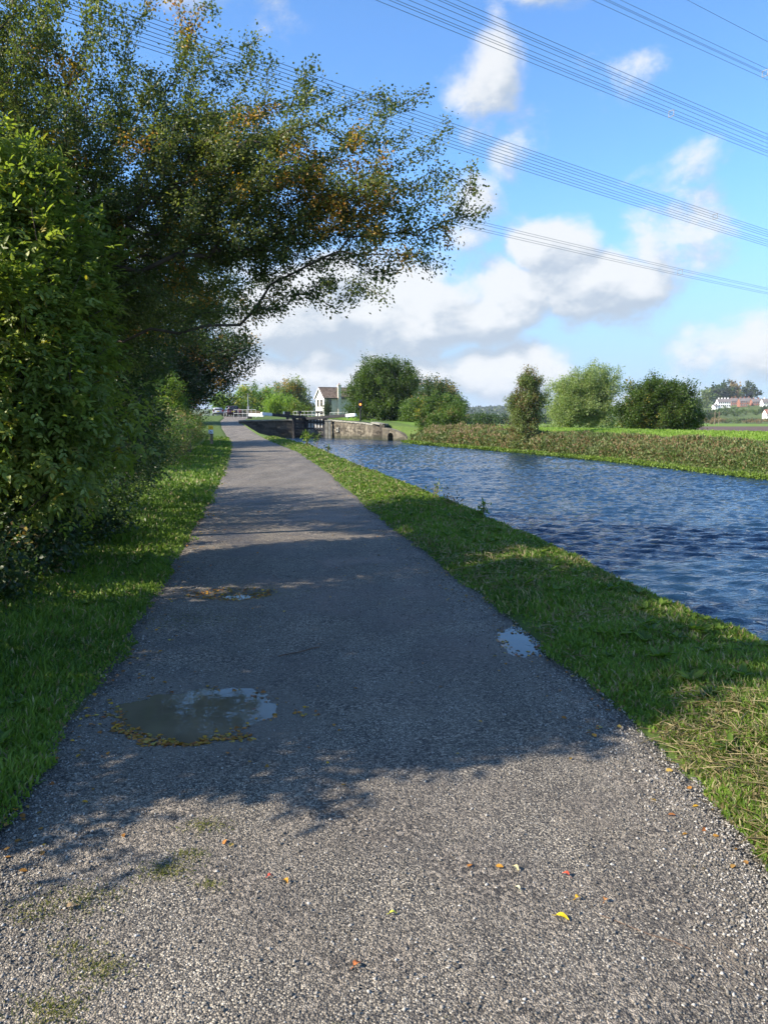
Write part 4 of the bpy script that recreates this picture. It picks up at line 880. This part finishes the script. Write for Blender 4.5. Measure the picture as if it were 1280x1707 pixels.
h = house('lock_house', 'white gabled house with brown tiled roof and tall chimney beyond the lock', (-11.8, 150, 2.0), R(25), 9.5, 5.0, 4.0, 5.9, M_render_w, M_render_g, M_tile,
          [('F', 1.0, 3.1, .95, 1.1), ('G', 1.5, 3.0, 1.05, 1.3), ('G', 3.5, 3.0, 1.05, 1.3), ('G', 1.6, 1.0, 1.6, .9), ('F', 5.6, 1.2, .9, 1.0), ('F', 8.4, 3.1, .8, .9)])
ch = MB().box((3.1, -.25, 2.9), (.62, .5, 7.0)).box((3.1, -.25, 6.45), (.75, .62, .14)).build('chimney', M_render_g, h); MB().bar((3.1, -.25, 6.5), (3.1, -.25, 6.85), .13, 8, .11).build('chimney_pot', M_brickd, ch)
MB().box((8.1, -.03, 1.0), (.9, .08, 2.0)).build('door', M_brickd, h)

# ------------------------------------------------------------------ cars
def car(label, loc, rz, paint, suv=True):
    e = empty('parked_car', loc, rz); tag(e, label, 'car'); H = 1.66 if suv else 1.45; L_ = 4.4; Wd = 1.8
    prof = [(-2.2, .35), (-2.2, .95), (-2.05, 1.02), (-1.85, 1.02), (.75, .98), (1.9, .85), (2.18, .7), (2.2, .35), (1.75, .3), (-1.75, .3)]
    b = MB().poly([(-Wd/2, y, z) for y, z in prof], (Wd, 0, 0)); b.build('body', paint, e, .05, True)
    cab = [(-2.12, 1.0), (-1.88, H-.06), (-1.6, H), (.05, H), (.35, H-.08), (1.05, .98)]
    b = MB(); 
    lo, hi = Wd/2-.03, Wd/2-.2
    vs = [[b.b.verts.new((s*(lo+(hi-lo)*(z-1.0)/(H-1.0)), y, z)) for y, z in cab] for s in (-1, 1)]; n_ = len(cab)
    for s in (0, 1): b.b.faces.new(vs[s])
    for i in range(n_): b.b.faces.new((vs[0][i], vs[0][(i+1) % n_], vs[1][(i+1) % n_], vs[1][i]))
    b.build('cabin', paint, e, .03, True)
    MB().poly([(-.66, -2.09, 1.09), (.66, -2.09, 1.09), (.58, -1.93, H-.16), (-.58, -1.93, H-.16)], (0, -.03, 0)).build('rear_window', M_glass, e)
    MB().poly([(-.68, .98, 1.08), (.68, .98, 1.08), (.58, .42, H-.16), (-.58, .42, H-.16)], (0, .04, 0)).build('windscreen', M_glass, e)
    for s in (-1, 1):
        MB().poly([(s*.885, -1.8, 1.06), (s*.885, .8, 1.06), (s*.76, .15, H-.14), (s*.76, -1.65, H-.14)], (s*.02, 0, 0)).build('side_window', M_glass, e)
        MB().box((s*.80, -2.19, .92), (.2, .09, .32)).build('tail_light', M_tail, e, .02)
        MB().box((s*1.0, .65, 1.08), (.2, .12, .14)).build('wing_mirror', paint, e, .03)
        MB().box((s*.66, 2.17, .68), (.32, .08, .16)).build('headlight', M_glass, e, .02)
        for y in (-1.35, 1.4):
            w_ = MB().bar((s*.70, y, .34), (s*.92, y, .34), .34, 18).build('wheel', M_tyre, e); MB().bar((s*.922, y, .34), (s*.935, y, .34), .21, 12).build('rim', M_grey, w_)
    MB().box((0, -2.215, .80), (.52, .03, .13)).build('number_plate', M_yel, e); MB().box((0, -2.22, .48), (1.7, .12, .16)).build('bumper', M_blk, e, .03)
car('dark maroon car parked facing away at the end of the path', (-24.0, 119, 2.1), R(20), M_carb)
car('silver car mostly hidden behind the dark maroon one', (-29.4, 134, 2.28), R(14), M_carw, False)
car('red car just showing behind the dark maroon car', (-28.6, 146, 2.3), R(20), M_carr, False)

# ------------------------------------------------------------------ fields, hills and the distance
def sheet(name, pts, z, m):
    me = bpy.data.meshes.new(name); me.from_pydata([(x, y, z) for x, y in pts], [], [tuple(range(len(pts)))]); tag(link(name, me, m), kind='structure')
sheet('ploughed_field', [(48, 120), (900, 120), (900, 262), (88, 262)], -.64, M_plow)
sheet('meadow', [(20, 262.5), (900, 262.5), (900, 420), (30, 420)], -.63, M_field)
sheet('crop_field', [(12, 130), (46, 130), (86, 262), (16, 262)], -.62, M_field)
def hill():
    xs = np.linspace(-900, 1500, 90); ys_ = np.linspace(420, 1500, 50); X, Y = np.meshgrid(xs, ys_); 
    ridge = np.clip((Y-420)/420, 0, 1)**1.1*np.clip((X-200)/260, 0, 1)
    Z = -.8+ridge*30+6*(fbm(X, Y, .006, 3)-.5)*ridge*2
    n = len(xs); i = np.arange((len(ys_)-1)*n).reshape(-1, n)[:, :-1].ravel()
    me = fast_mesh('hillside', np.stack([X, Y, Z], -1).reshape(-1, 3), np.stack([i, i+1, i+n+1, i+n], 1)); me.shade_smooth(); tag(link('hillside', me, M_hill), kind='structure')
    return lambda x, y: float(-.8+np.clip((y-420)/420, 0, 1)**1.1*np.clip((x-200)/260, 0, 1)*(30+12*(fbm(np.array(x), np.array(y), .006, 3)-.5)))
HZ = hill()
def at(u, y): return (u-640)/1250*y
# wooded ridge, very far
def farwood():
    g = np.random.default_rng(90)
    xs = np.linspace(-900, 1600, 120); ys_ = np.array([1700, 1850, 2100, 2600, 3200]); X, Y = np.meshgrid(xs, ys_); h = np.array([0, 16, 30, 34, 20])[:, None]*(.7+.6*fbm(xs, xs*0, .004, 12))[None]
    n = len(xs); i = np.arange((len(ys_)-1)*n).reshape(-1, n)[:, :-1].ravel(); me = fast_mesh('far_hill', np.stack([X, Y, h-.9], -1).reshape(-1, 3), np.stack([i, i+1, i+n+1, i+n], 1)); me.shade_smooth(); tag(link('far_hill', me, M_hill), kind='structure')
    k = 26000; x = -400+1700*g.random(k); y = 1720+700*g.random(k); zz = np.interp(y, ys_, [0, 16, 30, 34, 20])*(.7+.6*fbm(x, x*0, .004, 12))-.9
    P = np.stack([x, y, zz+7*g.random(k)], 1); leaves_obj('far_wood', P, g.normal(size=(k, 3))+np.array([0, 0, .3]), g.normal(size=(k, 3)), 5+4*g.random(k), 4+3*g.random(k), palette(PAL_D, g.random(k)), M_leaf)
    tag(bpy.data.objects['far_wood'], 'bluish wooded ridge on the horizon', 'wood', kind='stuff')
farwood()
def ftree(label, u, y, h, w_, seed, pal, br=1.2, aut=None, ap=0., cat='tree', z0=None):
    x = at(u, y); z = HZ(x, y) if z0 is None else z0; L = max(.5, h*.11)
    tree('distant_tree', label, cat, (x, y, z-.3), [((x, y, z+h*.56), (w_/2, w_/2, h*.46))], 60, 1100, L, L*.7, pal, seed, 'trees on the hillside below the houses', aut, ap, spread=h*.06, r0=.05, seg=h*.3, bright=br)
FT = [('dark tree at the left end of the hilltop row', 1150, 760, 15, 24, PAL_D), ('second hilltop tree from the left, olive brown', 1170, 800, 19, 18, PAL_W), ('tall dark hilltop tree, left half of the biggest clump', 1188, 850, 23, 20, PAL_D),
      ('dark round tree in the middle of the biggest hilltop clump', 1202, 860, 24, 20, PAL_D), ('brownish tree at the right of the biggest hilltop clump', 1213, 880, 23, 16, PAL_B), ('olive tree directly behind the white row of houses', 1222, 880, 15, 18, PAL_W),
      ('dark domed tree behind the brick houses', 1240, 880, 21, 24, PAL_D), ('pale round tree below the hilltop row at the left', 1160, 620, 12, 18, PAL_G), ('light green tree below the white house end', 1178, 600, 12, 16, PAL_W),
      ('large dark tree beside the twin poles', 1182, 520, 15, 15, PAL_D), ('round green tree right below the white houses', 1203, 650, 14, 20, PAL_G), ('green bush beneath the brick houses, left one', 1222, 640, 11, 18, PAL_G),
      ('green bush beneath the brick houses, middle one', 1236, 660, 10, 20, PAL_W), ('green bush beneath the brick houses, right one', 1255, 640, 9, 18, PAL_G), ('dark tree below the white house at the right edge', 1272, 640, 13, 16, PAL_D),
      ('low bush in the meadow hedge, left', 1208, 480, 6, 18, PAL_G), ('low yellowish bush in the meadow hedge, middle', 1225, 470, 6, 20, PAL_W), ('dark low bush in the meadow hedge right of middle', 1240, 460, 6, 18, PAL_D),
      ('light bush in the meadow hedge near the right edge', 1260, 450, 5, 24, PAL_B), ('bush in the meadow hedge at the right edge', 1285, 470, 7, 22, PAL_G), ('dark bush at the left end of the meadow', 1165, 430, 7, 22, PAL_D),
      ('small scrub below the twin poles', 1184, 400, 4, 14, PAL_B), ('bushy tree just showing past the right frame edge', 1300, 700, 14, 30, PAL_G)]
for i, (lb, u, y, h_, w_, pal) in enumerate(FT): ftree(lb, u, y, h_*(.62 if 440 < y < 720 else 1), w_, 100+i, pal, 1.35)
for i, (u, y, h_, lb) in enumerate([(700, 420, 6, 'left'), (745, 430, 7, 'second'), (782, 400, 6, 'middle, behind the reeds'), (812, 420, 7, 'fourth'), (845, 410, 6, 'right, behind the lone tree'), (900, 430, 7, 'behind the willow')]):
    x = at(u, y); tree('hedgerow_tree', 'low dark hedgerow tree across the green field: '+lb, 'tree', (x, y, -.8), [((x, y, 2.2), (9, 4, h_*.45))], 60, 1500, .9, .6, PAL_D, 140+i, 'hedgerow trees across the field', spread=.6, r0=.04, seg=2., bright=1.5)
def fhouse(label, u0, u1, y, v0, he, hr, wall, roof, nw, seed, ch=2):
    x0, x1 = at(u0, y), at(u1, y); L_ = x1-x0; z = EYE+(700-v0)/1250*y; wins = []
    for i in range(nw):
        for zz in (1.5, 4.4): wins.append(('F', L_*(i+.5)/nw, zz, 1.3, 1.5))
    house('distant_house', label, (x0, y, z), R(-4), L_, 8, he, hr, wall, wall, roof, wins, [(L_*(k+.5)/ch, 4, 1.0, hr-1, hr+1.3) for k in range(ch)], 'houses on the hill', False)
fhouse('long white row of houses on the hill, leftmost', 1191, 1211, 760, 679, 5.0, 8.2, M_render_w, M_slate, 6, 1, 4)
fhouse('small white outbuilding left of the white row', 1185, 1191, 755, 681.5, 2.4, 4, M_render_w, M_slate, 1, 1, 1)
fhouse('brick house with pale slate roof between white row and the brick pair', 1212.5, 1224, 800, 678, 5.4, 8.8, M_brickd, M_slate, 3, 2)
fhouse('left brick house on the hill with white bays', 1227, 1239, 770, 678, 5.2, 8.5, M_brickd, M_slate, 3, 3, 2)
fhouse('narrow brick house between the two wider brick houses', 1240, 1246, 800, 678, 5.2, 9.2, M_brickd, M_slate, 2, 4, 1)
fhouse('right wide brick house on the hill', 1247.5, 1263, 775, 679, 5.4, 8.4, M_brickd, M_slate, 4, 5, 2)
fhouse('white house at the right edge on the hill', 1265, 1290, 750, 680, 5.0, 8.8, M_render_w, M_slate, 5, 6, 3)
fhouse('low white bungalow at the foot of the hill by the right edge', 1272, 1286, 560, 696, 2.8, 5.8, M_render_w, M_brickd, 3, 7, 1)
# twin pole and far pylon
e = empty('twin_pole', (at(1190, 330), 330, -.7)); tag(e, 'distant wooden twin-pole with crossbar in front of the hill', 'utility pole')
for s in (-.9, .9): MB().bar((s, 0, 0), (s, 0, 6.0), .13, 6).build('pole', M_post, e)
MB().bar((-3.6, 0, 5.2), (1.8, 0, 5.2), .07, 6).build('crossbar', M_post, e)
def pylon(label, u, y, h):
    x = at(u, y); z = 25; e = empty('pylon', (x, y, z)); tag(e, label, 'pylon'); b = MB(); w0 = 4.
    for sx in (-1, 1):
        for sy in (-1, 1): b.bar((sx*w0, sy*w0, 0), (sx*.6, sy*.6, h), .3, 4)
    for k in range(8):
        f0, f1 = k/8, (k+1)/8; a0, a1 = w0+(.6-w0)*f0, w0+(.6-w0)*f1
        for s in (-1, 1): b.bar((-a0, s*a0, h*f0), (a1, s*a1, h*f1), .18, 4); b.bar((a0, s*a0, h*f0), (-a1, s*a1, h*f1), .18, 4)
    b.build('tower', M_grey, e)
    for zz, ww in ((.62, 6), (.78, 8), (.93, 6)): MB().bar((-ww, 0, h*zz), (ww, 0, h*zz), .3, 4).bar((-ww, 0, h*zz), (0, 0, h*zz+1.8), .18, 4).bar((ww, 0, h*zz), (0, 0, h*zz+1.8), .18, 4).build('cross_arm', M_grey, e)
pylon('tiny lattice pylon rising behind the hilltop trees', 1237, 1300, 42)

# ------------------------------------------------------------------ overhead power lines
def bundle(label, a, b, H, nw=4, sp=.5, back=70, fwd=260, spacer=None, r=.017):
    a, b = Vector((*a, H)), Vector((*b, H)); d = (b-a).normalized(); side = Vector((-d.y, d.x, 0)); mid = (a+b)/2
    e = empty('power_line', a); tag(e, label, 'power line', 'overhead power lines'); p0, p1 = -back, (b-a).length+fwd
    offs = [(0, 0)] if nw == 1 else [(-.5, -.5), (.5, -.5), (-.5, .5), (.5, .5)]
    for ox, oz in offs:
        V, F = [], []; ks = 40
        for i in range(ks+1):
            t = p0+(p1-p0)*i/ks; tm = t-(b-a).length/2; c = d*t+side*ox*sp+Vector((0, 0, oz*sp+tm*tm*.00012))
            for q in range(4): an = q*math.pi/2; V.append(c+side*math.cos(an)*r+Vector((0, 0, math.sin(an)*r)))
            if i: F += [((i-1)*4+q, (i-1)*4+(q+1) % 4, i*4+(q+1) % 4, i*4+q) for q in range(4)]
        me = bpy.data.meshes.new('wire'); me.from_pydata(V, [], F); link('wire', me, M_wire, e)
    if spacer is not None:
        t = spacer; c = d*t+Vector((0, 0, (t-(b-a).length/2)**2*.00012)); q = [c+side*ox*sp+Vector((0, 0, oz*sp)) for ox, oz in ((-.5, -.5), (.5, -.5), (.5, .5), (-.5, .5))]; s = MB()
        for i in range(4): s.bar(q[i], q[(i+1) % 4], .032, 6)
        s.build('spacer', M_grey, e)
bundle('lowest of the overhead bundles, passing behind the hawthorn tips', (7.35, 73.44), (55.7, 111.87), 20, sp=.62, spacer=38)
bundle('upper bundle of the pair crossing just above the hawthorn tips', (-14.6, 35.4), (39.6, 79.3), 20.15, sp=.42, spacer=58)
bundle('lower bundle of the pair crossing just above the hawthorn tips', (-15.1, 35.9), (39.3, 80.4), 19.7, sp=.42)
bundle('lower bundle of the pair crossing at the top of the sky', (.35, 47.22), (35.36, 72.57), 26, sp=.45, spacer=28)
bundle('upper bundle of the pair crossing at the top of the sky', (2.99, 47.22), (33.84, 69.58), 26.1, sp=.45)
bundle('bundle cutting the top right corner of the sky', (16.19, 58.84), (34.09, 70.82), 32, sp=.5, spacer=21)
bundle('single thin earth wire nearest the top right corner', (26.46, 70.46), (37.25, 77.8), 38, nw=1, sp=0, r=.02)

# ------------------------------------------------------------------ haze
hz_m = bpy.data.materials.new('haze'); hz_m.use_nodes = True; ht = hz_m.node_tree; ht.nodes.clear()
ho = ht.nodes.new('ShaderNodeOutputMaterial'); hv = ht.nodes.new('ShaderNodeVolumePrincipled'); hv.inputs['Density'].default_value = .00010; hv.inputs['Color'].default_value = (.78, .87, 1, 1)
ht.links.new(hv.outputs[0], ho.inputs['Volume'])
if True:
    o = MB().box((0, 1500, 44), (9000, 9000, 100)).build('haze', hz_m); tag(o, 'thin blue air haze over the valley', 'haze', kind='stuff')
sc.cycles.volume_step_rate = 4
